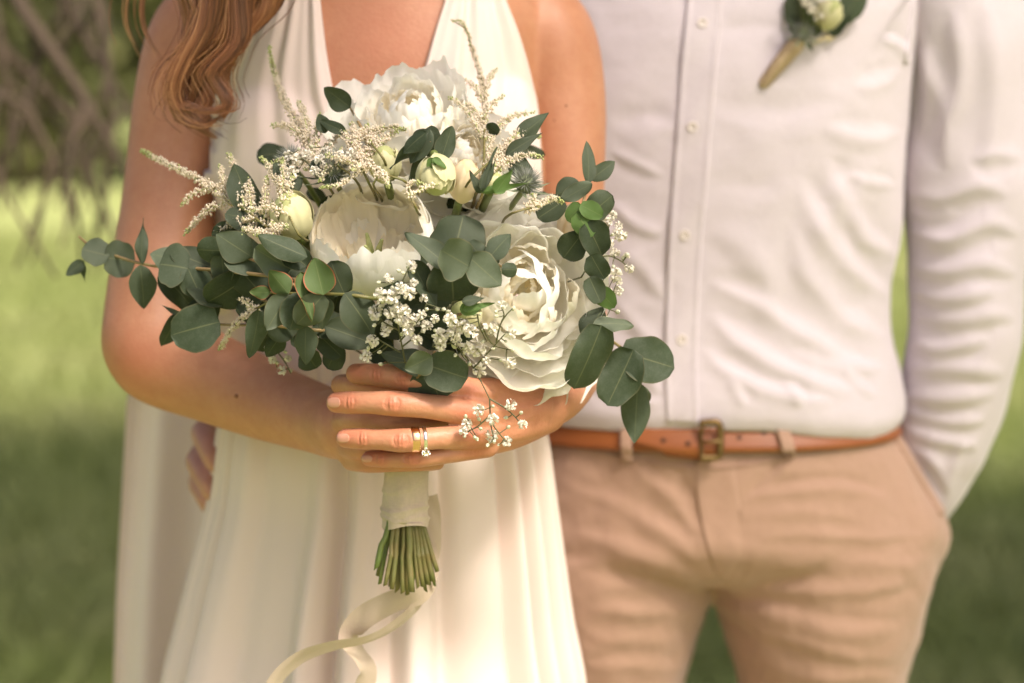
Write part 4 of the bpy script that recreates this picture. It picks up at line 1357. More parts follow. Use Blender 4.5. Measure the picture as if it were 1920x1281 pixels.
def short_hair():
    c = np.array(HEAD_M); s = .235
    g = np.random.default_rng(9); V, Fc, U = [], [], []; nb = 0
    for k in range(2600):
        ph = g.random() * 2 * math.pi; th = math.acos(1 - 1.25 * g.random())
        if math.sin(ph) < -.3 and th > .95: continue
        d = np.array([math.sin(th) * math.cos(ph), math.sin(th) * math.sin(ph), math.cos(th)])
        b = c + [0, .02 * s, .10 * s] + d * np.array([.33, .40, .40]) * s
        e = b + d * .012 + np.array([.004, -.012, -.004]) + g.normal(size=3) * .004
        sd = np.cross(e - b, [.3, .2, 1]); sd = sd / np.linalg.norm(sd) * .0022
        V += [b - sd, b + sd, e + sd * .3, e - sd * .3]; U += [[.15 + .2 * g.random(), 0]] * 4; Fc.append((nb, nb + 1, nb + 2, nb + 3)); nb += 4
    V2, f2 = ellipsoid(c + [0, .05 * s, .13 * s], (.335 * s, .385 * s, .385 * s)); 
    Fc += [[i + nb for i in f] for f in f2]; V = np.vstack([np.array(V), V2]); U = np.vstack([np.array(U), np.tile([.2, 0], (len(V2), 1))])
    return mesh_np('hair', V, Fc, U)
under(obj('hair', short_hair(), M['hair']), groom)
for k_ in (1, -1):
    px0 = 1537 if k_ > 0 else 1114
    x0 = at(px0, 1281, MY)[0]
    rows = [(.145, .030, .02, .012), (.12, .040, .030, .02), (.06, .046, .038, .035), (0, .042, .05, .052), (-.06, .036, .055, .06), (-.10, .030, .045, .05), (-.115, .02, .03, .03)]
    nS, mS = len(rows), 24; Gq = np.zeros((nS, mS, 3)); a = np.linspace(0, 2 * math.pi, mS, endpoint=False)
    for i, (fy, rx, rz, _z) in enumerate(rows):
        Gq[i, :, 0] = x0 + rx * np.cos(a); Gq[i, :, 1] = MY + .03 - fy - .02; Gq[i, :, 2] = np.maximum(rz + rz * np.sin(a), 0.003)
    V, fc = closed_grid(Gq)
    under(obj('shoe', mesh_np('shoe', V, fc), M['shoe']), groom)


# ------------------------------------------------------------------ the bouquet
HANDLE = at(762, 800, 1.640)
bq = empty('bouquet', 'hand-tied bouquet of white peonies, eucalyptus and small white filler flowers', 'bouquet', tuple(at(762, 1100, 1.64)))
BQ = Vector(bq.location)
BIND = at(762, 740, 1.645)


def bd(px, py):
    return min(1.555 + 0.11 * (((px - 800) / 520) ** 2 + ((py - 500) / 330) ** 2), 1.72)


def bpart(o):
    o.parent = bq; o.matrix_parent_inverse = Matrix.Translation(-BQ); return o


def group_part(name):
    o = bpy.data.objects.new(name, None); COL.objects.link(o); o.empty_display_size = .02
    return bpart(o)


def stem_tube(P, r, mat, name='stem', parent=None, n=20, seg=7):
    r = np.linspace(r[0], r[1], len(P)) if isinstance(r, tuple) else [r] * len(P)
    V, fc = round_tube(np.array(P), r, seg, n, cap=2)
    o = obj(name, mesh_np(name, V, fc), mat)
    if parent is None: bpart(o)
    else: o.parent = parent
    return o


# ---- eucalyptus
LEAF_MESH = {}
def leaf_mesh(variant, width_ratio, shape):
    """unit leaf: base at origin, tip at +Y 1, normal +Z"""
    key = (variant, round(width_ratio, 1), shape)
    if key in LEAF_MESH: return LEAF_MESH[key]
    g = np.random.default_rng(100 + variant * 7 + int(width_ratio * 10))
    n, m = 17, 11
    wr = round(width_ratio, 1)
    t = np.linspace(0, 1, n)
    if shape == 'round': w = np.sqrt(np.maximum(1 - ((t - .5) / .5) ** 2, 0)) ** .85 * (1 + .12 * (.5 - t)); w[0] = .06; w[-1] = .02
    elif shape == 'oval': w = np.sin(np.pi * t ** .8) ** .75; w[0] = .05; w[-1] = .01
    else: w = np.sin(np.pi * t ** .62) ** 1.05 * (1 - .25 * t); w[0] = .04; w[-1] = 0.004
    w = w * wr * .5
    s = np.linspace(-1, 1, m)
    Gq = np.zeros((n, m, 3)); uv = np.zeros((n, m, 2))
    bend = g.uniform(-.15, .75); cup = (.10 + .45 * g.random()) * (1 if g.random() < .7 else -1); tw = g.normal() * .32
    wav = .02 + .045 * g.random(); p0 = g.random() * 6
    for i in range(n):
        e1 = 1 + .06 * math.sin(7 * t[i] + p0) + .02 * math.sin(17 * t[i] + p0 * 2)
        e2 = 1 + .06 * math.sin(6 * t[i] + p0 + 2) + .02 * math.sin(15 * t[i] + p0)
        for j in range(m):
            x = w[i] * s[j] * (e1 if s[j] < 0 else e2)
            z = cup * abs(x) ** 1.4 * 1.1 - bend * .45 * (t[i] ** 2) + tw * x * t[i] + wav * abs(s[j]) ** 3 * math.sin(9 * t[i] + p0 + (2 if s[j] > 0 else 0)) 
            Gq[i, j] = (x, t[i], z); uv[i, j] = (s[j], t[i])
    # the round leaf carries its stalk in a notch
    if shape == 'round': Gq[0, :, 1] += .0; Gq[1, :, 1] -= .03 * np.abs(s)
    V = Gq.reshape(-1, 3); fc = grid_faces(n, m)
    me = mesh_np('leaf', V, fc, uv.reshape(-1, 2))
    me.polygons.foreach_set('use_smooth', np.ones(len(me.polygons), bool))
    LEAF_MESH[key] = me
    return me


def put_leaf(parent, base, tip, w, mat, dY=0.0, tipY=0.0, roll=None, shape=None, variant=None, flip=False):
    """leaf between two pixels; the depth follows the rounded outline of the bouquet plus an offset"""
    variant = random.randrange(10) if variant is None else variant
    Yb = bd(*base) + dY
    A = at(base[0], base[1], Yb); B = at(tip[0], tip[1], Yb + tipY)
    d = B - A; L = np.linalg.norm(d); y = d / L
    wr = w * mpp(Yb) / L
    if shape is None: shape = 'round' if wr > .72 else ('oval' if wr > .42 else 'lance')
    wr = max(.2, min(round(wr, 1), 2.2))
    me = leaf_mesh(variant, wr, shape)
    view = CAM - A; view /= np.linalg.norm(view)
    z = view - y * (view @ y); z /= np.linalg.norm(z)
    x = np.cross(y, z)
    roll = random.uniform(-.45, .45) if roll is None else roll
    x2 = x * math.cos(roll) + z * math.sin(roll); z2 = np.cross(x2, y)
    Mx = Matrix(((x2[0], y[0], z2[0], A[0]), (x2[1], y[1], z2[1], A[1]), (x2[2], y[2], z2[2], A[2]), (0, 0, 0, 1)))
    me2 = me
    o = bpy.data.objects.new('leaf', me2); COL.objects.link(o)
    if len(me2.materials) == 0: me2.materials.append(M['leaf'])
    o.parent = parent
    o.matrix_basis = Mx @ Matrix.Diagonal((L * random.uniform(.98, 1.18), L * random.uniform(1.0, 1.14), L * 1.1, 1))
    o.material_slots[0].link = 'OBJECT'; o.material_slots[0].material = M[mat]
    return o


def inner(p):
    """way points that lead a stem from the binding through the inside of the bouquet"""
    p = np.asarray(p, float)
    a = .55 * BIND + .45 * p; a[1] = 1.70
    b = .15 * BIND + .85 * p; b[1] = min(max(p[1] + .05, 1.66), 1.72)
    return [a, b]


def branch(stem_px, mat='twig', r=(.0016, .0008), dY=.004, tobind=True, extra=None):
    b = group_part('eucalyptus_branch')
    P = [at(x, y, bd(x, y) + dY) for x, y in stem_px]
    if tobind:
        P = [BIND + np.array([random.uniform(-.008, .008), random.uniform(0, .012), 0])] + inner(P[0]) + P
    stem_tube(P, r, M[mat], 'stem', b, 30)
    return b


A_, D_, L_, G_, B_ = 'leaf', 'leaf_d', 'leaf_l', 'leaf_g', 'leaf_b'
def branch_with(stem, leaves, **kw):
    b = branch(stem, **kw)
    for lf in leaves:
        base, tip, w, mat = lf[:4]; k = lf[4] if len(lf) > 4 else {}
        put_leaf(b, base, tip, w, mat, **k)
    return b

branch_with([(560, 525), (400, 506), (300, 500), (256, 492), (200, 474), (160, 458), (148, 444)], [
    ((205, 480), (156, 468), 54, A_, dict(dY=-.002)), ((196, 483), (252, 490), 62, A_, dict(dY=-.006, roll=.1)), ((158, 490), (124, 516), 27, A_), ((155, 490), (156, 526), 15, A_),
    ((266, 496), (262, 414), 27, A_, dict(shape='lance')), ((263, 497), (272, 572), 52, A_, dict(dY=-.006, shape='oval', roll=.2)), ((352, 504), (302, 492), 84, A_, dict(dY=-.006, roll=-.3)), ((352, 502), (374, 552), 54, A_, dict(dY=-.004, roll=.3)),
    ((372, 500), (283, 470), 62, L_, dict(dY=.018)), ((405, 505), (318, 470), 60, D_, dict(dY=.02))])
branch_with([(560, 540), (480, 490), (425, 474)], [
    ((422, 470), (371, 470), 44, A_, dict(dY=-.004, roll=.25)), ((416, 478), (419, 530), 46, A_, dict(dY=-.006)), ((424, 474), (496, 492), 72, A_, dict(dY=-.008, roll=.2)), ((472, 482), (408, 440), 52, A_, dict(dY=.002)),
    ((576, 482), (488, 444), 44, A_, dict(dY=-.004, roll=-.4)), ((545, 505), (480, 470), 58, L_, dict(dY=.002, roll=.4)), ((540, 544), (540, 480), 62, D_, dict(dY=.008)), ((575, 500), (530, 460), 50, D_, dict(dY=.006))])
branch_with([(600, 590), (480, 560), (380, 540), (310, 520)], [
    ((462, 520), (398, 572), 86, D_, dict(dY=.012)), ((300, 508), (368, 578), 58, D_, dict(dY=.012)), ((430, 560), (360, 520), 70, D_, dict(dY=.016)), ((500, 560), (440, 500), 80, D_, dict(dY=.014)), ((520, 600), (450, 560), 70, D_, dict(dY=.016)),
    ((560, 590), (500, 620), 60, D_, dict(dY=.014))], mat='twig', dY=.014)
branch_with([(600, 620), (500, 610), (408, 608), (330, 592)], [
    ((412, 604), (318, 626), 90, A_, dict(dY=-.006, roll=-.15, variant=2)), ((332, 588), (310, 652), 36, D_, dict(dY=.008)), ((352, 597), (300, 574), 13, A_, dict(shape='lance')), ((395, 610), (372, 560), 56, D_, dict(dY=.008)),
    ((486, 578), (475, 674), 40, A_, dict(dY=-.008, roll=.25, shape='oval')), ((574, 610), (568, 682), 52, A_, dict(dY=-.008, shape='oval')), ((530, 625), (500, 665), 36, D_, dict(dY=.01)), ((610, 612), (698, 642), 54, D_, dict(dY=.004)), ((600, 630), (640, 668), 46, D_, dict(dY=.010)),
    ((640, 620), (590, 600), 60, D_, dict(dY=.014)), ((690, 640), (640, 600), 56, D_, dict(dY=.016))])
branch_with([(700, 560), (650, 552), (580, 551), (500, 549), (476, 547)], [
    ((507, 549), (469, 547), 27, G_, dict(dY=-.010)), ((541, 551), (506, 508), 44, G_, dict(dY=-.012, roll=.1, shape='oval')), ((541, 552), (502, 614), 52, A_, dict(dY=-.012, roll=.15, shape='oval')), ((563, 510), (583, 592), 30, G_, dict(dY=-.016, roll=.5, shape='lance')),
    ((606, 553), (590, 486), 54, G_, dict(dY=-.012, roll=-.1, shape='oval')), ((606, 553), (560, 610), 58, A_, dict(dY=-.010, roll=.2)), ((566, 552), (545, 614), 52, A_, dict(dY=-.006)), ((646, 552), (618, 492), 58, D_, dict(dY=-.006)), ((646, 550), (700, 620), 60, D_, dict(dY=-.010, roll=.25, shape='oval')),
    ((600, 552), (612, 612), 40, A_, dict(dY=-.004))], mat='stem_b', dY=-.006)
branch_with([(848, 496), (878, 480), (915, 488), (944, 502)], [
    ((846, 502), (864, 414), 112, D_, dict(dY=-.004, roll=.1, variant=1)), ((848, 506), (770, 436), 46, A_, dict(dY=-.010, roll=-.4, shape='oval')), ((845, 488), (852, 560), 90, D_, dict(dY=-.006)), ((880, 500), (830, 470), 84, L_, dict(dY=-.024, roll=.2, variant=4, tipY=.006)),
    ((876, 479), (938, 534), 60, L_, dict(dY=-.022, roll=-.15, shape='oval')), ((914, 488), (950, 441), 40, A_, dict(dY=-.022, roll=.3, shape='oval')), ((940, 505), (968, 506), 26, A_, dict(dY=-.022, roll=.1)), ((905, 486), (880, 455), 32, A_, dict(dY=-.016)), ((925, 496), (938, 478), 16, L_, dict(dY=-.02)),
    ((770, 488), (814, 572), 48, D_, dict(dY=-.002, roll=.3, shape='oval'))], mat='twig', dY=-.018)
branch_with([(780, 710), (800, 686), (815, 660)], [
    ((815, 692), (722, 662), 54, A_, dict(dY=-.012, roll=-.5, shape='oval')), ((810, 668), (760, 694), 48, L_, dict(dY=-.026, roll=.3, shape='oval')), ((800, 684), (868, 708), 70, A_, dict(dY=-.026, roll=-.1, variant=3)), ((800, 690), (826, 750), 92, A_, dict(dY=-.014, roll=.1)), ((750, 690), (790, 712), 36, D_, dict(dY=-.008))], mat='twig', dY=-.018)
branch_with([(1118, 618), (1140, 634), (1165, 652), (1190, 668), (1200, 722)], [
    ((1128, 610), (1082, 734), 86, A_, dict(dY=-.016, roll=.15, shape='round', variant=0)), ((1112, 608), (1182, 600), 34, L_, dict(dY=-.004, roll=.5)), ((1188, 656), (1144, 752), 78, A_, dict(dY=-.022, roll=-.2, shape='round', variant=5)), ((1164, 660), (1260, 686), 84, A_, dict(dY=-.012, roll=.1, variant=2)),
    ((1196, 716), (1190, 818), 52, A_, dict(dY=-.02, roll=.1, shape='oval', variant=1)), ((1204, 724), (1213, 764), 24, L_, dict(dY=-.014)), ((1098, 640), (1128, 580), 44, D_, dict(dY=.004))], mat='twig', dY=-.002)
branch_with([(1088, 404), (1092, 386), (1098, 360), (1106, 336)], [
    ((1103, 344), (1108, 270), 32, A_, dict(shape='oval')), ((1107, 337), (1149, 307), 30, A_), ((1090, 346), (1046, 366), 44, A_, dict(shape='oval')), ((1110, 344), (1056, 374), 30, L_, dict(dY=-.006)), ((1102, 402), (1148, 372), 54, A_), ((1088, 384), (1126, 404), 32, B_, dict(dY=-.006)), ((1092, 386), (1064, 410), 34, B_, dict(dY=-.004)),
    ((1058, 376), (1012, 408), 42, D_), ((1098, 418), (1132, 474), 58, D_), ((1108, 478), (1132, 524), 48, D_), ((1090, 440), (1060, 480), 50, D_, dict(dY=.01)), ((1118, 540), (1150, 574), 34, B_), ((1080, 400), (1110, 440), 40, B_), ((1105, 520), (1125, 565), 40, D_)], dY=.02)
branch_with([(680, 245), (668, 222), (655, 200)], [((657, 202), (611, 166), 44, A_, dict(shape='oval')), ((610, 250), (598, 214), 26, D_), ((650, 250), (600, 225), 24, D_)], dY=.01)
branch_with([(900, 350), (950, 290), (985, 250)], [((970, 258), (1024, 220), 30, A_, dict(shape='lance')), ((948, 292), (1008, 250), 32, D_, dict(shape='lance')), ((950, 300), (1000, 318), 36, D_), ((935, 250), (912, 236), 24, D_)], dY=.012)
branch_with([(808, 268), (806, 250)], [
    ((802, 250), (744, 320), 42, A_, dict(dY=-.034, roll=.7, shape='oval')), ((806, 243), (772, 304), 46, A_, dict(dY=-.040, roll=-.5, shape='oval')), ((808, 246), (812, 296), 34, D_, dict(dY=-.038, roll=.5)), ((826, 302), (846, 244), 38, A_, dict(dY=-.016, roll=.3, shape='oval')), ((792, 288), (766, 348), 32, D_, dict(dY=-.012, shape='oval')), ((800, 240), (822, 270), 30, D_, dict(dY=-.034)),
    ((800, 248), (756, 280), 34, D_, dict(dY=-.044, roll=-.6))], dY=-.03)
branch_with([(905, 362), (912, 320)], [((904, 362), (920, 282), 18, D_, dict(dY=-.03)), ((906, 358), (932, 298), 12, A_, dict(dY=-.03)), ((928, 362), (962, 316), 32, B_, dict(dY=-.034, shape='lance')), ((905, 362), (880, 320), 18, D_, dict(dY=-.02)), ((900, 360), (985, 345), 16, B_, dict(dY=-.03))], dY=-.022)
branch_with([(480, 410), (462, 370), (450, 340)], [((472, 402), (448, 316), 62, D_, dict(dY=.016)), ((500, 420), (430, 400), 54, D_, dict(dY=.014)), ((450, 440), (398, 438), 46, D_, dict(dY=.012)), ((560, 360), (520, 310), 44, D_, dict(dY=.014)), ((640, 330), (590, 300), 50, D_, dict(dY=.012))], dY=.018)
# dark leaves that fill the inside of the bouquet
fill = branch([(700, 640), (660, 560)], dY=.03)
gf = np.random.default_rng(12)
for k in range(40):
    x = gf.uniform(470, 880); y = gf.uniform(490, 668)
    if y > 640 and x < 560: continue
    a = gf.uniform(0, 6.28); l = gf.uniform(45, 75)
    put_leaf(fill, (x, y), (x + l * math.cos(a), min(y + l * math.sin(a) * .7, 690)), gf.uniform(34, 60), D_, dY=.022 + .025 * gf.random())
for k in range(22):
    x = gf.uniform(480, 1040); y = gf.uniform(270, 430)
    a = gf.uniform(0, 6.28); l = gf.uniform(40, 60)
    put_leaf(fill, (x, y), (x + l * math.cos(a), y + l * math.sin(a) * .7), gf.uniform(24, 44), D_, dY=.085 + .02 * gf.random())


# ---- peonies and buds: petals are curved shells round a flower axis
def shell_petal(Rr, ph0, ph1, az_w, seed, ruffle=.06, jag=.05, flare=0.0, curl=0.0, n=13, m=27, top=.55):
    """patch of a sphere of radius Rr from polar angle ph0 (base) to ph1 (rim), base at the origin's bottom pole; axis +Z"""
    g = np.random.default_rng(seed)
    t = np.linspace(0, 1, n); s = np.linspace(-1, 1, m)
    Gq = np.zeros((n, m, 3)); uv = np.zeros((n, m, 2))
    p = g.random(8) * 6.28
    for j in range(m):
        edge = 1 - top * abs(s[j]) ** 2.6 * .5 + jag * (.5 * math.sin(5 * s[j] + p[0]) + .35 * math.sin(11 * s[j] + p[1]) + .3 * math.sin(19 * s[j] + p[2]) + .2 * math.sin(31 * s[j] + p[6]))
        for i in range(n):
            ph = ph0 + (ph1 - ph0) * t[i] * edge
            wd = az_w * (0.25 + .75 * math.sin(min(t[i] * 1.25, 1.0) * math.pi / 2)) 
            az = wd * s[j]
            rr = Rr * (1 + flare * t[i] ** 3 - curl * t[i] ** 5 + ruffle * t[i] ** 2 * (math.sin(4 * s[j] + p[3] + 1.5 * t[i]) * .6 + .5 * math.sin(9 * s[j] + p[4]) + .25 * math.sin(17 * s[j] + p[5])) + .02 * abs(s[j]) ** 2 * (1 if s[j] > 0 else -1))
            x = rr * math.sin(ph); 
            Gq[i, j] = (x * math.cos(az), x * math.sin(az), -rr * math.cos(ph) + Rr); uv[i, j] = (s[j], t[i])
    return Gq, uv.reshape(-1, 2)


PET = {}
def petal_obj(parent, key, args, mat, Mx):
    if key not in PET:
        Gq, uv = shell_petal(**args)
        me = grid_mesh('petal', Gq, uv=uv); me.materials.append(M[mat])
        me.polygons.foreach_set('use_smooth', np.ones(len(me.polygons), bool))
        PET[key] = me
    o = bpy.data.objects.new('petal', PET[key]); COL.objects.link(o)
    o.parent = parent; o.matrix_basis = Mx
    return o


def axis_matrix(c, ax, spin=0.0):
    ax = np.array(ax, float); ax /= np.linalg.norm(ax)
    q = Vector(ax).to_track_quat('Z', 'Y').to_matrix().to_4x4()
    return Matrix.Translation(Vector(c)) @ q @ Matrix.Rotation(spin, 4, 'Z')


def flower_stem(parent, base, r=.0028, mat='stem'):
    P = [BIND + np.array([random.uniform(-.008, .008), random.uniform(-.002, .012), 0]), *inner(base), np.array(base)]
    stem_tube(P, r, M[mat], 'stem', parent, 16, 8)


def peony_cup(px, py, Yc, rad_px, ax):
    f = group_part('peony'); f['label'] = 'half-open white peony with a cupped cream heart'
    r = rad_px * mpp(Yc); ax = np.array(ax, float); ax /= np.linalg.norm(ax)
    c = at(px, py, Yc); base = c - ax * r
    k = 0
    # outer guard petals, two rings; inner, taller cream petals; small curled heart
    for (cnt, Rs, ph1, w, rf, jg, mat, sp) in ((5, 1.0, 1.80, .85, .015, .04, 'petal', .2), (6, .965, 1.98, .72, .02, .05, 'petal', .75), (7, .92, 2.0, .56, .03, .06, 'petal_c', .1), (8, .86, 1.86, .48, .05, .06, 'petal_c', .5)):
        for i in range(cnt):
            Mx = axis_matrix(base, ax, sp + 2 * math.pi * i / cnt + random.uniform(-.12, .12)) @ Matrix.Diagonal((1, 1, random.uniform(.94, 1.03), 1)) @ Matrix.Translation((0, 0, r * (1 - Rs)))
            petal_obj(f, ('cup', px, Rs, i), dict(Rr=r * Rs, ph0=.12, ph1=ph1 + random.uniform(-.12, .10), az_w=w, seed=k + 50, ruffle=rf, jag=jg, curl=.05), mat, Mx); k += 1
    for i in range(9):
        a = i * 2.4; rr = r * (.14 + .03 * i)
        Mx = axis_matrix(base + ax * r * .25, ax, a) @ Matrix.Translation((rr * .35, 0, 0)) @ Matrix.Rotation(.25, 4, 'Y')
        petal_obj(f, ('heart', px, i), dict(Rr=r * (.32 + .035 * i), ph0=.2, ph1=1.75, az_w=.75, seed=k + 90, ruffle=.12, jag=.14, curl=.1), 'petal_c' if i < 6 else 'petal', Mx); k += 1
    for i in range(3):
        a = i * 2.1
        q = axis_matrix(base + ax * r * .3, ax, a)
        P = [np.array(q @ Vector((.003, 0, 0))), np.array(q @ Vector((.004, 0, r * .35))), np.array(q @ Vector((.007, 0, r * .58)))]
        stem_tube(P, (.0034, .0012), M['astg'], 'carpel', f, 8, 8)
    flower_stem(f, base)
    return f


def peony_open(px, py, Yc, rad_px, ax, seed, label, cone=(1.35, .28), counts=(8, 9, 9, 9, 8, 7, 5), squash=(1, 1), jag=.028, ruff=.038, wide=.95, dome=.30):
    f = group_part('peony'); f['label'] = label
    r = rad_px * mpp(Yc); ax = np.array(ax, float); ax /= np.linalg.norm(ax)
    c = at(px, py, Yc); base = c - ax * r * .45
    g = np.random.default_rng(seed); k = seed * 100
    nl = len(counts)
    for li, cnt in enumerate(counts):
        u = li / (nl - 1)
        open_ = cone[0] + (cone[1] - cone[0]) * u ** .85          # tilt of the petal from the axis
        Ls = r * (1.05 - .52 * u)                                   # petal length
        for i in range(cnt):
            az = 2 * math.pi * (i + .5 * (li % 2)) / cnt + g.normal() * .14
            tilt = open_ + g.normal() * .24
            # a gently cupped shell: sphere patch of larger radius, leaned outward
            Rr = Ls / 1.25
            lean = tilt - .62
            Mx = axis_matrix(base, ax, 0) @ Matrix.Diagonal((squash[0], squash[1], 1, 1)) @ Matrix.Rotation(az, 4, 'Z') @ Matrix.Translation((r * .05 * (1 - u), 0, r * dome * u)) @ Matrix.Rotation(lean, 4, 'Y') @ Matrix.Rotation(g.normal() * .16, 4, 'X') @ Matrix.Scale(1 + .10 * g.normal(), 4)
            v = int(g.integers(0, 4))
            petal_obj(f, ('open', seed, li, v), dict(Rr=Rr, ph0=.10, ph1=1.32 + .25 * u, az_w=(wide - .2 * u), seed=k + li * 10 + v, ruffle=ruff * (1 + .3 * u), jag=jag, flare=0, curl=.06 + .08 * u, n=16, m=29), 'petal', Mx)
    for i in range(14):
        a = i * 2.4
        Mx = axis_matrix(base + ax * r * (.24 + dome - .02 * i), ax, a) @ Matrix.Translation((r * .012 * i, 0, 0)) @ Matrix.Rotation(-.25 + .03 * i, 4, 'Y')
        petal_obj(f, ('oheart', seed, i), dict(Rr=r * (.15 + .014 * i), ph0=.2, ph1=2.2, az_w=.8, seed=k + 900 + i, ruffle=.07, jag=.07, curl=.15), 'petal_c', Mx)
    flower_stem(f, base)
    return f

peony_cup(695, 440, bd(695, 440) + .050, 121, (-.04, -.62, .78))
peony_open(975, 553, bd(978, 556) + .056, 204, (.16, -.90, .34), 3, 'large fully open white peony with a ruffled yellowish heart', squash=(.88, 1.22), cone=(1.38, .25))
peony_open(772, 236, bd(775, 262) + .062, 175, (-.08, -.58, .8), 4, 'open white peony with frayed petals at the top of the bouquet', cone=(1.25, .2), counts=(7, 8, 8, 8, 7, 6), jag=.07, ruff=.05, wide=.85)
peony_open(872, 296, bd(868, 290) + .050, 128, (.30, -.65, .65), 6, 'smaller white peony behind the drooping rosebud', cone=(1.2, .2), counts=(6, 7, 7, 6, 5), jag=.08, ruff=.05)


def bud(px, py, Yc, rx, h, ax, mat, label, seed):
    f = group_part('rosebud'); f['label'] = label
    r = rx * mpp(Yc); H = h * mpp(Yc); ax = np.array(ax, float); ax /= np.linalg.norm(ax)
    c = at(px, py, Yc); base = c - ax * H * .5
    el = H / (2 * r)
    for i in range(6):
        Rs = 1.0 - .045 * i
        Mx = axis_matrix(base, ax, seed + i * 2.3) @ Matrix.Diagonal((1, 1, el, 1)) @ Matrix.Translation((0, 0, r * (1 - Rs)))
        petal_obj(f, ('bud', seed, i), dict(Rr=r * Rs, ph0=.1, ph1=(1.95, 2.15, 2.3, 2.4, 2.5, 2.6)[i], az_w=(.8, .9, 1.0, 1.1, 1.2, 1.2)[i], seed=int(seed * 10) + i, ruffle=.04, jag=.05, curl=.02, top=.9), mat, Mx)
    V, fc = ellipsoid((0, 0, 0), (r * .72, r * .72, H * .38), 16, 10)
    V = np.array([np.array(axis_matrix(c, ax) @ Vector(v)) for v in V])
    o = obj('core', mesh_np('core', V, fc), M[mat]); o.parent = f
    return f, base
b_, base = bud(818, 333, bd(818, 333) - .020, 41, 92, (.10, -.28, -.95), 'bud', 'drooping cream rosebud under crumpled dark leaves', 1.3); flower_stem(b_, base)
for i in range(4):
    put_leaf(b_, (812, 296), (800 + 12 * i, 312 + 4 * (i % 2)), 14, B_, dY=-.045, roll=.4)
b_, base = bud(722, 305, bd(722, 305) + .012, 34, 88, (-.1, -.3, .9), 'bud', 'pale green rosebud above the cupped peony', 2.1); flower_stem(b_, base)
b_, base = bud(546, 400, bd(546, 396) + .010, 46, 112, (-.25, -.35, .85), 'bud', 'pale yellow-green rosebud left of the cupped peony', 3.2); flower_stem(b_, base)
b_, base = bud(870, 334, bd(870, 334) + .018, 34, 100, (.2, -.3, .9), 'bud_p', 'peach-tinted rosebud behind the drooping bud', 4.4); flower_stem(b_, base)
b_, base = bud(926, 340, bd(926, 340) + .002, 26, 50, (.3, -.3, .8), 'bud', 'small green rosebud beside the grey thistle', 5.1); flower_stem(b_, base)
b_, base = bud(1085, 420, bd(1085, 420) + .045, 42, 90, (.5, -.3, .7), 'bud_p', 'peach rosebud half hidden behind the large peony', 6.1); flower_stem(b_, base)
b_, base = bud(870, 590, bd(870, 590) + .02, 36, 90, (-.2, -.6, .3), 'bud', 'cream rosebud tucked below the eucalyptus', 7.3); flower_stem(b_, base)
lg = branch_with([(862, 590), (880, 580)], [((868, 582), (925, 568), 18, B_, dict(dY=-.03, shape='lance')), ((866, 566), (905, 558), 18, D_, dict(dY=-.03, shape='lance')), ((862, 580), (900, 576), 26, B_, dict(dY=-.028))], dY=-.012)


# ---- thistles
def thistle(px, py, dY, r_px, ax, n=420, parent=None, label=None, Y=None):
    f = parent if parent is not None else group_part('thistle')
    if label: f['label'] = label
    Yc = (bd(px, py) + dY) if Y is None else Y
    c = at(px, py, Yc); r = r_px * mpp(Yc); ax = np.array(ax, float); ax /= np.linalg.norm(ax)
    g = np.random.default_rng(int(px)); mb = MB()
    V, fc = ellipsoid(c, (r * .5, r * .5, r * .55), 14, 10); mb.add(V, fc, 1)
    for k in range(n):
        d = g.normal(size=3); d /= np.linalg.norm(d)
        if d @ ax < -.35: continue
        d = d + ax * .25; d /= np.linalg.norm(d)
        e = c + d * r * (.9 + .35 * g.random()); b = c + d * r * .4
        s = np.cross(d, g.normal(size=3)); s = s / np.linalg.norm(s) * r * .022
        s2 = np.cross(d, s)
        mb.add(np.array([b + s, b - s * .5 + s2, b - s * .5 - s2, e]), [(0, 1, 3), (1, 2, 3), (2, 0, 3)])
    for k in range(9):
        a = k * 2 * math.pi / 9; q = axis_matrix(c - ax * r * .3, ax, a)
        pts = [np.array(q @ Vector(v)) for v in ((r * .3, -r * .12, 0), (r * .3, r * .12, 0), (r * 1.0, r * .10, r * .1), (r * 1.7, 0, r * .35), (r * 1.0, -r * .10, r * .1))]
        mb.add(np.array(pts), [(0, 1, 2, 4), (4, 2, 3)], 1)
    o = obj('flower_head', mb.mesh('flower_head'), [M['thistle'], M['thistle_d']], smooth=False)
    if parent is not None: o.parent = parent
    if parent is None: o.parent = f; flower_stem(f, c - ax * r * .4, .002)
    return f, o
thistle(985, 345, -.004, 36, (.3, -.4, .8), label='grey-green thistle above the large peony')
thistle(622, 322, .012, 40, (-.2, -.4, .9), label='grey thistle among the astilbe plumes')
thistle(545, 300, .02, 30, (-.2, -.4, .9))


# ---- astilbe plumes
def bead_unit():
    V = np.array([(1, 0, 0), (-1, 0, 0), (0, 1, 0), (0, -1, 0), (0, 0, 1), (0, 0, -1)], float)
    Fc = [(0, 2, 4), (2, 1, 4), (1, 3, 4), (3, 0, 4), (2, 0, 5), (1, 2, 5), (3, 1, 5), (0, 3, 5)]
    return V, Fc
BV, BF = bead_unit()


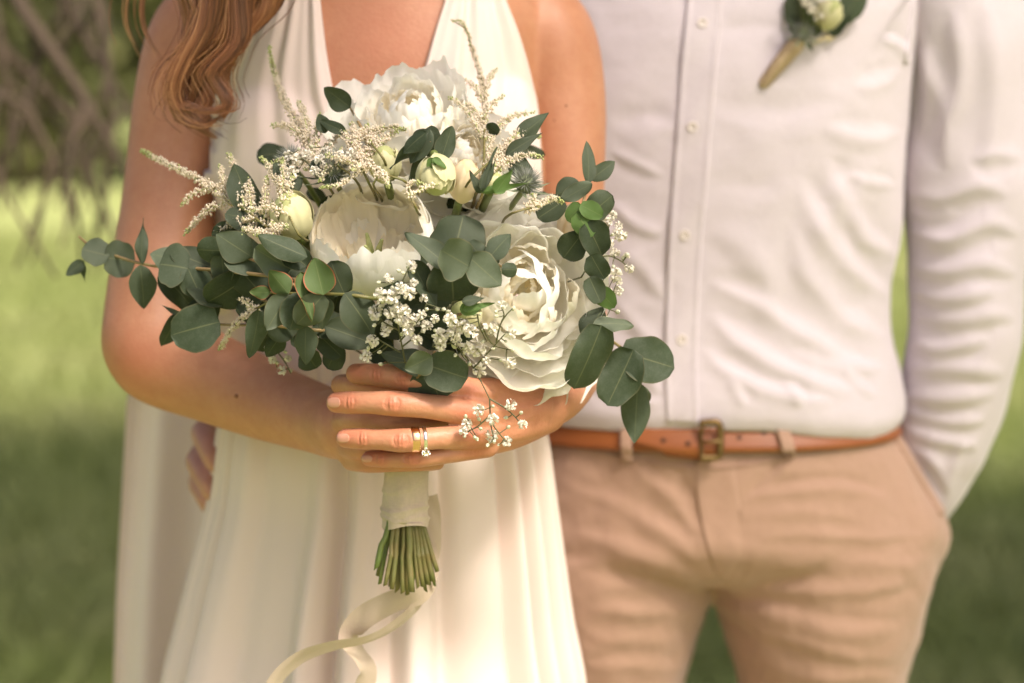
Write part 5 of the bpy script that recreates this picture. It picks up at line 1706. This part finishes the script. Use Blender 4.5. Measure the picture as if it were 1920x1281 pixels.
def plume(main, sides, dY, seed, fluff=1.0, tipg=.82, r_px=9):
    """main: pixel polyline from base to tip; sides: list of (start fraction, end pixel)"""
    f = group_part('astilbe_plume')
    g = np.random.default_rng(seed)
    P = np.array([at(x, y, bd(x, y) + dY) for x, y in main])
    stem_tube([BIND + np.array([0, .008, 0])] + inner(P[0]) + list(P), (.0013, .0004), M['stem_b'], 'stem', f, 36, 6)
    L = np.r_[0, np.cumsum(np.linalg.norm(np.diff(P, axis=0), axis=1))]
    axes = [(P, 0.25)]
    for fr, end in sides:
        p = smooth_interp(L, P, [fr * L[-1]])[0]
        e = at(end[0], end[1], bd(*end) + dY + g.normal() * .006)
        mid = .5 * (p + e) + np.array([0, 0, .10 * np.linalg.norm(e - p)])
        axes.append((np.array([p, mid, e]), .04))
    mb = MB()
    for Q, start in axes:
        LQ = np.r_[0, np.cumsum(np.linalg.norm(np.diff(Q, axis=0), axis=1))]
        nb = int(LQ[-1] / .00024 * fluff)
        if len(Q) == 3:
            V, fc = round_tube(Q, [.0005, .0004, .0002], 5, 10, cap=2); mb.add(V, fc, 1)
        ts = start + (1 - start) * g.random(nb)
        pts = smooth_interp(LQ, Q, ts * LQ[-1])
        for t, p in zip(ts, pts):
            rad = 1.65 * r_px * mpp(1.6) * (1.05 - .68 * t) * (.35 + .65 * g.random())
            d = g.normal(size=3); d /= np.linalg.norm(d)
            green = g.random() < np.clip((t - tipg) * 7, 0, .95) + .03
            b = (.00062 + .0004 * g.random()) * (1.1 - .35 * t)
            mb.add(BV * b * np.array([1, 1, 1.3]) + p + d * rad, BF, 1 if green else 0)
            if not green:
                for q in range(3):
                    e = d + g.normal(size=3) * .7; e /= np.linalg.norm(e); s = np.cross(e, g.normal(size=3)); s = s / np.linalg.norm(s) * .00016
                    o0 = p + d * rad
                    mb.add(np.array([o0 - s, o0 + s, o0 + e * (.0012 + .0014 * g.random())]), [(0, 1, 2)], 0)
    o = obj('floret_cluster', mb.mesh('floret_cluster'), [M['ast'], M['astg']]); o.parent = f; o['kind'] = 'stuff'
    return f
plume([(500, 425), (440, 380), (380, 340), (320, 310), (264, 282)], [(.15, (428, 288)), (.25, (345, 440)), (.3, (412, 310)), (.4, (340, 384)), (.1, (462, 330)), (.05, (400, 440)), (.02, (500, 330))], .002, 1)
plume([(610, 340), (570, 260), (540, 200), (515, 140), (504, 86)], [(.1, (640, 250)), (.2, (560, 190)), (.3, (510, 235)), (.15, (600, 215)), (.05, (540, 300))], .012, 2)
plume([(905, 330), (908, 230), (905, 160), (885, 90), (868, 45), (848, 38)], [(.3, (858, 190)), (.35, (945, 180)), (.2, (1000, 210)), (.2, (842, 182)), (.1, (940, 240)), (.45, (872, 150)), (.5, (930, 130))], .010, 3, .7, .86, 7)
plume([(880, 340), (940, 285), (985, 252), (1014, 258)], [(.3, (960, 300)), (.5, (1000, 240))], .000, 4)
plume([(900, 350), (950, 305), (990, 290), (1018, 296)], [(.3, (930, 280))], -.006, 5)
plume([(690, 340), (660, 280), (640, 245), (600, 225)], [(.2, (720, 240)), (.3, (660, 230)), (.1, (610, 290)), (.4, (690, 235)), (.15, (745, 245))], .000, 6, 1.2)
plume([(660, 330), (610, 300), (560, 290), (500, 310)], [(.2, (640, 280)), (.4, (570, 320)), (.6, (520, 360)), (.3, (600, 340))], .004, 7, 1.0)
plume([(760, 340), (715, 325), (690, 310), (640, 345), (600, 352)], [(.3, (730, 350)), (.5, (660, 320))], -.014, 8, .8, .8, 6)
plume([(560, 440), (540, 400), (515, 330), (490, 295)], [(.3, (548, 330)), (.2, (470, 395)), (.4, (530, 300))], -.004, 9)
plume([(540, 460), (500, 440), (460, 430), (455, 445)], [(.3, (510, 415)), (.4, (540, 425)), (.2, (480, 440))], -.004, 10, 1.5)
plume([(960, 400), (1010, 385), (1035, 372), (1055, 380)], [(.4, (1000, 365))], -.010, 11, 1.2)
plume([(520, 560), (470, 585), (440, 610), (412, 655)], [(.3, (450, 560))], -.008, 12, .9, .9, 7)
plume([(720, 300), (690, 250), (740, 238), (760, 245)], [(.3, (720, 270))], -.006, 13, .8)
plume([(780, 390), (765, 350), (775, 340), (800, 348)], [(.3, (835, 345))], -.030, 14, .6, .7, 5)
plume([(700, 345), (710, 328), (722, 330), (727, 352)], [], -.016, 15, 1.6, .6, 6)


# ---- gypsophila
def floret_mesh(seed):
    g = np.random.default_rng(seed); mb = MB()
    for k in range(34):
        th = math.acos(1 - 1.55 * g.random()); ph = g.random() * 6.28
        d = np.array([math.sin(th) * math.cos(ph), math.sin(th) * math.sin(ph), math.cos(th)])
        s = np.cross(d, g.normal(size=3)); s /= np.linalg.norm(s); u = np.cross(d, s)
        b = d * .25; c = d * (.75 + .15 * g.random()); e = d * (.92 + .14 * g.random()) + u * .22
        w = .24
        V = np.array([b - s * .06, b + s * .06, c + s * w, e + s * w * .7 + u * .05, e - s * w * .7, c - s * w])
        mb.add(V, [(0, 1, 2, 5), (5, 2, 3, 4)])
    V, fc = ellipsoid((0, 0, -.45), (.26, .26, .42), 8, 6); mb.add(V, fc, 1)
    return mb.mesh('floret')
FLO = [floret_mesh(i) for i in range(5)]
def bud_small():
    mb = MB(); V, fc = ellipsoid((0, 0, 0), (.8, .8, 1.0), 10, 8); mb.add(V, fc, 0); V, fc = ellipsoid((0, 0, .75), (.42, .42, .5), 8, 6); mb.add(V, fc, 1)
    return mb.mesh('flower_bud')
BUDM = bud_small()


def gyp(stems, florets, buds, dY=-.01, tobind=None, r=.0004, Yf=None):
    """stems: pixel polylines; florets / buds: pixel positions joined to the nearest stem point by a hair-thin stalk"""
    f = group_part('gypsophila_spray')
    yf = Yf if Yf else (lambda x, y: bd(x, y) + dY)
    mb = MB(); nodes = []
    for st in stems:
        P = np.array([at(x, y, yf(x, y)) for x, y in st])
        V, fc = round_tube(P, np.linspace(r * 1.5, r, len(P)), 5, max(6, len(P) * 5), cap=2); mb.add(V, fc)
        L = np.r_[0, np.cumsum(np.linalg.norm(np.diff(P, axis=0), axis=1))]
        nodes += list(smooth_interp(L, P, np.linspace(0, L[-1], 10)))
    if tobind:
        P0 = at(stems[0][0][0], stems[0][0][1], yf(*stems[0][0]))
        V, fc = round_tube(np.array([BIND, *inner(P0), P0]), [.0008, .0007, .0007, .0006], 5, 12, cap=2); mb.add(V, fc)
    nodes = np.array(nodes)
    def place(x, y, rp, mesh, mats, name):
        c = at(x, y, yf(x, y) + random.uniform(-.006, .004))
        p = nodes[np.argmin(np.linalg.norm(nodes - c, axis=1) + .3 * np.maximum(0, (c[2] - nodes[:, 2]) * -1))]
        d = c - p; Ld = np.linalg.norm(d)
        if Ld > .0015:
            mid = .5 * (p + c) + np.array([random.uniform(-.1, .1) * Ld, 0, random.uniform(-.14, .05) * Ld])
            V, fc = round_tube(np.array([p, mid, c]), [r, r * .8, r * .8], 4, 7, cap=2); mb.add(V, fc)
        else: d = np.array([0, -.5, .5])
        d = d / np.linalg.norm(d) * .8 + np.array([random.uniform(-.4, .4), -.8, random.uniform(-.1, .6)])
        o = bpy.data.objects.new(name, mesh); COL.objects.link(o)
        if len(mesh.materials) == 0:
            for m_ in mats: mesh.materials.append(m_)
        o.parent = f
        o.matrix_basis = axis_matrix(c, d, random.random() * 6) @ Matrix.Scale(rp * mpp(1.58), 4)
    for (x, y, *rp) in florets: place(x, y, rp[0] if rp else 13, random.choice(FLO), [M['gyp'], M['gypbud']], 'floret')
    for (x, y, *rp) in buds: place(x, y, rp[0] if rp else 4.6, BUDM, [M['gypbud'], M['gyp']], 'flower_bud')
    o = obj('stem', mb.mesh('stem'), M['gypstem']); o.parent = f
    return f

# hanging spray below the large peony
gyp([[(868, 668), (888, 690), (900, 712), (918, 748)], [(918, 748), (919, 775), (921, 800), (926, 822)], [(918, 748), (945, 764), (962, 778), (978, 796)], [(918, 780), (895, 800), (880, 808)], [(920, 790), (930, 805), (945, 824)]],
    [(897, 769, 12), (924, 787, 12), (957, 759, 12), (980, 796, 10), (875, 795, 11), (869, 809, 9), (923, 818, 14), (950, 828, 11)],
    [(873, 781), (977, 774), (949, 783), (953, 801), (898, 786), (894, 823), (914, 835), (924, 762), (935, 834, 3.4), (901, 804), (871, 818), (890, 820)], dY=-.036, tobind=True, Yf=lambda x, y: 1.572 + max(0, (700 - y)) * .0001)
# sprays over the lower left of the large peony
gyp([[(812, 650), (850, 645), (888, 690)], [(888, 690), (912, 665), (930, 645), (946, 627)], [(930, 645), (938, 610), (950, 590), (960, 580)], [(940, 605), (945, 592), (940, 575)], [(905, 612), (912, 630), (927, 648), (950, 655)], [(895, 590), (900, 615), (912, 640)]],
    [(941, 571, 10), (919, 615, 14), (957, 624, 13), (955, 680, 14), (898, 694, 15), (912, 675, 9), (874, 652, 14), (895, 655, 16), (884, 622, 14), (868, 610, 13), (852, 625, 15), (845, 600, 14), (825, 630, 15), (826, 648, 11), (855, 640, 11)],
    [(962, 579), (931, 593), (930, 585), (932, 615), (961, 657), (938, 675), (925, 653), (905, 620), (869, 587), (890, 590), (905, 640), (854, 666), (852, 648, 7), (880, 682, 6), (900, 590, 3.5), (948, 640, 3.5)], dY=-.024, tobind=True)
# cluster in the middle front
gyp([[(760, 680), (750, 630), (742, 580), (735, 530)], [(750, 640), (785, 600), (800, 570)], [(748, 620), (715, 600), (705, 575)], [(750, 660), (715, 640), (700, 630)], [(742, 560), (758, 520), (768, 500)], [(755, 650), (780, 630), (800, 615)]],
    [(770, 498, 11), (729, 522, 10), (713, 552, 13), (736, 557, 15), (768, 550, 13), (752, 540, 12), (704, 587, 15), (731, 586, 12), (748, 578, 12), (746, 595, 12), (774, 600, 15), (765, 618, 13), (799, 613, 13), (726, 612, 12), (722, 622, 10), (698, 640, 13), (686, 668, 12), (775, 530, 9), (760, 582, 11), (790, 590, 10), (815, 598, 9), (782, 638, 11), (715, 568, 9), (756, 604, 10), (795, 560, 9)],
    [(748, 508), (756, 512), (711, 530), (718, 565, 6), (735, 540), (742, 570), (691, 652), (712, 660), (714, 683), (753, 627), (820, 580), (832, 580), (840, 584), (775, 510), (702, 610), (800, 580), (816, 620), (690, 655)], dY=-.016, tobind=True)
# on the far right above the groom's shirt
gyp([[(1090, 520), (1120, 470), (1140, 430), (1148, 405)], [(1110, 490), (1140, 480), (1165, 490), (1180, 505)], [(1100, 530), (1130, 540), (1150, 550)], [(1130, 450), (1150, 440), (1162, 436)], [(1105, 560), (1130, 575), (1155, 585)]],
    [(1149, 404, 10), (1138, 416, 11), (1160, 423, 9), (1163, 440, 14), (1158, 436, 10), (1142, 456, 10), (1153, 475, 11), (1136, 510, 12), (1154, 515, 15), (1158, 528, 10), (1180, 503, 11), (1160, 546, 10), (1140, 545, 10), (1132, 468, 8), (1175, 480, 7)],
    [(1148, 440), (1175, 478, 5), (1168, 484), (1158, 585, 6), (1140, 560), (1120, 545), (1136, 595, 4), (1150, 500), (1128, 440)], dY=.012, tobind=True)
# soft sprays low on the left and under the large peony
gyp([[(560, 620), (530, 640), (515, 665), (520, 690)], [(520, 660), (535, 680), (545, 700)]], [(512, 640, 10), (525, 650, 11), (510, 675, 9), (528, 695, 10), (540, 672, 8), (503, 652, 8)], [(535, 660), (520, 680), (545, 695)], dY=.03, tobind=True)
gyp([[(1020, 715), (1032, 720), (1040, 735), (1035, 755)]], [], [(1042, 726, 4), (1030, 742, 4), (1036, 748, 3.5), (1024, 760, 4), (1052, 722, 3.5), (1040, 738, 6)], dY=.015, tobind=True)
gyp([[(600, 330), (570, 300), (540, 285)], [(580, 310), (600, 290), (610, 270)]], [(540, 292, 11), (555, 300, 13), (575, 290, 11), (548, 325, 14), (600, 300, 12), (612, 282, 10), (640, 295, 14), (660, 290, 12), (590, 320, 10), (530, 310, 9)], [(560, 280), (585, 275), (620, 270)], dY=-.002, tobind=True)


# ---- handle: cut stems, cloth wrap, ribbon tails
gs = np.random.default_rng(21)
ends = [(706, 1066), (712, 1095), (722, 1098), (735, 1105), (745, 1108), (755, 1112), (762, 1108), (772, 1110), (784, 1102), (793, 1100), (803, 1096), (812, 1090), (820, 1072), (815, 1098), (728, 1085), (768, 1085), (750, 1090), (790, 1085), (740, 1075), (778, 1100), (806, 1070), (715, 1070), (731, 1100), (759, 1098), (798, 1108), (709, 1080), (787, 1112), (764, 1115)]
for i, (ex, ey) in enumerate(ends):
    fx = (ex - 760) / 62
    back = .016 * gs.random() * (1 if i > 12 else -.6)
    top = at(760 + fx * 22, 860, 1.642 + back * .6); mid = at(760 + fx * 35, 985, 1.642 + back); e = at(ex, ey, 1.642 + back * 1.6)
    rr = gs.uniform(.0013, .0027)
    kn = .5 * mid + .5 * e + np.array([gs.normal() * .0007, 0, 0])
    cutp = np.array([gs.normal() * .3, 0, 0])
    Gq = tube_grid(np.array([top, mid, mid * .7 + e * .3, kn - .0012 * (e - kn) / np.linalg.norm(e - kn), kn, kn + .0012 * (e - kn) / np.linalg.norm(e - kn), kn * .4 + e * .6, e]), [rr, rr, rr, rr, rr * (1.0 + .25 * (gs.random() < .4)), rr, rr * .98, rr * .96], 9)
    Gq[-1, :, 2] += (Gq[-1, :, 0] - e[0]) * cutp[0] * 2
    V, fc = closed_grid(Gq)
    bpart(obj('stem', mesh_np('stem', V, fc), M['stem_b'] if gs.random() < .4 else M['stem']))


def wrap():
    n, m = 90, 72
    a = np.linspace(0, 2 * math.pi, m, endpoint=False); Gq = np.zeros((n, m, 3))
    for i in range(n):
        t = i / (n - 1); y = 700 + (985 - 700) * t
        c = at(760 - 1.0 + 2 * math.sin(3 * t), y, 1.642); r0 = (45 - 3.5 * math.sin(t * 2.6)) * mpp(1.642)
        for j in range(m):
            bandph = t * 6 + .32 * math.sin(a[j] + .5) + a[j] / (2 * math.pi)
            fr = bandph - math.floor(bandph)
            step = .0011 * (fr ** 2.5)
            wr = .0004 * math.sin(5 * a[j] + 12 * t) + .0003 * math.sin(9 * a[j] - 19 * t + 1)
            fold = .0013 * math.exp(-((t - .88 - .02 * math.sin(2 * a[j])) / .012) ** 2) + .0011 * math.exp(-((t - .94 - .015 * math.sin(3 * a[j] + 1)) / .008) ** 2)
            r = r0 + step + wr + fold
            Gq[i, j] = c + np.array([r * math.cos(a[j]), r * .92 * math.sin(a[j]), .0022 * math.sin(a[j] * 2 + 4.0) * (t > .97)])
    return Gq
bpart(obj('cloth_wrap', grid_mesh('cloth_wrap', wrap(), closed=True), M['wrap']))


def ribbon_strip(path, w, name='ribbon_tail', mat='ribbon', fray=False):
    """path: (px, py, Y, twist)"""
    P = np.array([at(x, y, Y) for x, y, Y, t in path]); tw = np.array([t for *_, t in path])
    L = np.r_[0, np.cumsum(np.linalg.norm(np.diff(P, axis=0), axis=1))]
    Q = smooth_interp(L, np.c_[P, tw], np.linspace(0, L[-1], 70))
    C = Q[:, :3]; T = np.gradient(C, axis=0); T /= np.linalg.norm(T, axis=1)[:, None]
    Gq = np.zeros((70, 7, 3))
    for i in range(70):
        v = CAM - C[i]; v /= np.linalg.norm(v)
        s = np.cross(T[i], v); s /= np.linalg.norm(s); n_ = np.cross(s, T[i])
        d = s * math.cos(Q[i, 3]) + n_ * math.sin(Q[i, 3]); nn = np.cross(T[i], d)
        for j in range(7):
            u = (j - 3) / 3
            Gq[i, j] = C[i] + d * w * .5 * u + nn * (.0006 * math.sin(3 * u + i * .2) + .0005 * u * u)
    return bpart(obj(name, grid_mesh(name, Gq), M[mat]))
ribbon_strip([(775, 975, 1.665, .2), (800, 1040, 1.668, .3), (790, 1110, 1.66, .5), (735, 1130, 1.655, .4), (680, 1160, 1.655, .2), (655, 1195, 1.66, .5), (672, 1225, 1.665, .9), (690, 1260, 1.67, .7), (668, 1330, 1.675, .4), (640, 1420, 1.68, .3)], .017)
ribbon_strip([(765, 975, 1.67, .3), (800, 1060, 1.672, .6), (785, 1130, 1.664, .9), (740, 1175, 1.658, 1.0), (690, 1200, 1.652, 1.1), (620, 1212, 1.65, .9), (560, 1235, 1.655, .6), (515, 1280, 1.66, .5), (480, 1360, 1.665, .4), (470, 1430, 1.67, .3)], .011)
ribbon_strip([(805, 930, 1.668, .2), (815, 985, 1.672, .5), (814, 1050, 1.675, .9), (800, 1110, 1.672, .6)], .012)


# ------------------------------------------------------------------ boutonniere pinned to the shirt
hb = hit(bvh_sh, 1510, 60)
BYb = hb[0][1] - .012
bt = empty('boutonniere', 'small boutonniere of rosebud, thistle and twine pinned to the shirt', 'boutonniere', tuple(at(1510, 60, BYb)))
BT = Vector(bt.location)
def btpart(o):
    o.parent = bt; o.matrix_parent_inverse = Matrix.Translation(-BT); return o
V, fc = round_tube(np.array([at(1495, 80, BYb), at(1465, 115, BYb), at(1429, 160, BYb + .004)]), [14 * mpp(2), 11.5 * mpp(2), 7 * mpp(2)], 14, 60)
for i in range(len(V)): V[i] += (V[i] - at(1465, 115, BYb)) * 0
btpart(obj('twine_stem', mesh_np('twine_stem', V, fc), M['twine']))
ax_t = at(1495, 80, BYb) - at(1429, 160, BYb + .004)
for k in range(13):
    t = k / 12; c = at(1490, 86, BYb) * (1 - t) + at(1433, 155, BYb + .004) * t
    rr = (13.5 - 5 * t) * mpp(2) + .0007
    q = axis_matrix(c, ax_t); n = 20
    C = np.array([np.array(q @ Vector((rr * math.cos(a), rr * math.sin(a), .0012 * math.cos(a)))) for a in np.linspace(0, 2 * math.pi, n)])
    V, fc = round_tube(C, [.0011] * n, 6, None, cap=2)
    btpart(obj('twine_turn', mesh_np('twine_turn', V, fc), M['twine']))
_g = group_part
def group_part(name):
    o = bpy.data.objects.new(name, None); COL.objects.link(o); o.empty_display_size = .02
    return btpart(o)
f_, base = bud(1556, 24, BYb - .004, 27, 74, (.45, -.25, .85), 'bud', 'pale green rosebud', 8.2)
def btleaf(base, tip, w, mat, dY, roll):
    old = globals()['bd']; globals()['bd'] = lambda x, y: BYb
    o = put_leaf(bt, base, tip, w, mat, dY=dY, roll=roll); globals()['bd'] = old
    o.matrix_parent_inverse = Matrix.Translation(-BT); return o
btleaf((1500, 55), (1484, -20), 46, D_, .002, .3); btleaf((1510, 70), (1478, 30), 30, D_, .004, .1); btleaf((1575, 40), (1622, -18), 54, A_, .008, -.2); btleaf((1560, 70), (1590, 0), 40, D_, .01, .3); btleaf((1530, 70), (1520, 0), 40, D_, .006, 0)
btleaf((1550, 75), (1600, 20), 20, 'bud_p', .012, .4); btleaf((1525, 80), (1562, 66), 8, 'bud_p', .004, .2); btleaf((1515, 80), (1524, 98), 8, D_, .0, 0)
_, o = thistle(1505, 62, 0, 25, (.1, -.7, .6), 260, bt, None, BYb - .004); o.matrix_parent_inverse = Matrix.Translation(-BT)
for (x, y, r) in ((1512, 4, 10), (1523, 18, 10), (1532, -2, 8), (1540, 30, 6), (1530, 36, 4), (1500, -10, 9)):
    c = at(x, y, BYb - .016)
    o = btpart(bpy.data.objects.new('floret', random.choice(FLO))); COL.objects.link(o)
    o.matrix_basis = axis_matrix(c, (0, -.9, .4)) @ Matrix.Scale(r * mpp(2.0), 4)
    V, fc = round_tube(np.array([c, .5 * c + .5 * at(1508, 60, BYb), at(1505, 66, BYb)]), [.0005] * 3, 5, 8, cap=2)
    btpart(obj('floret_stem', mesh_np('floret_stem', V, fc), M['stem']))
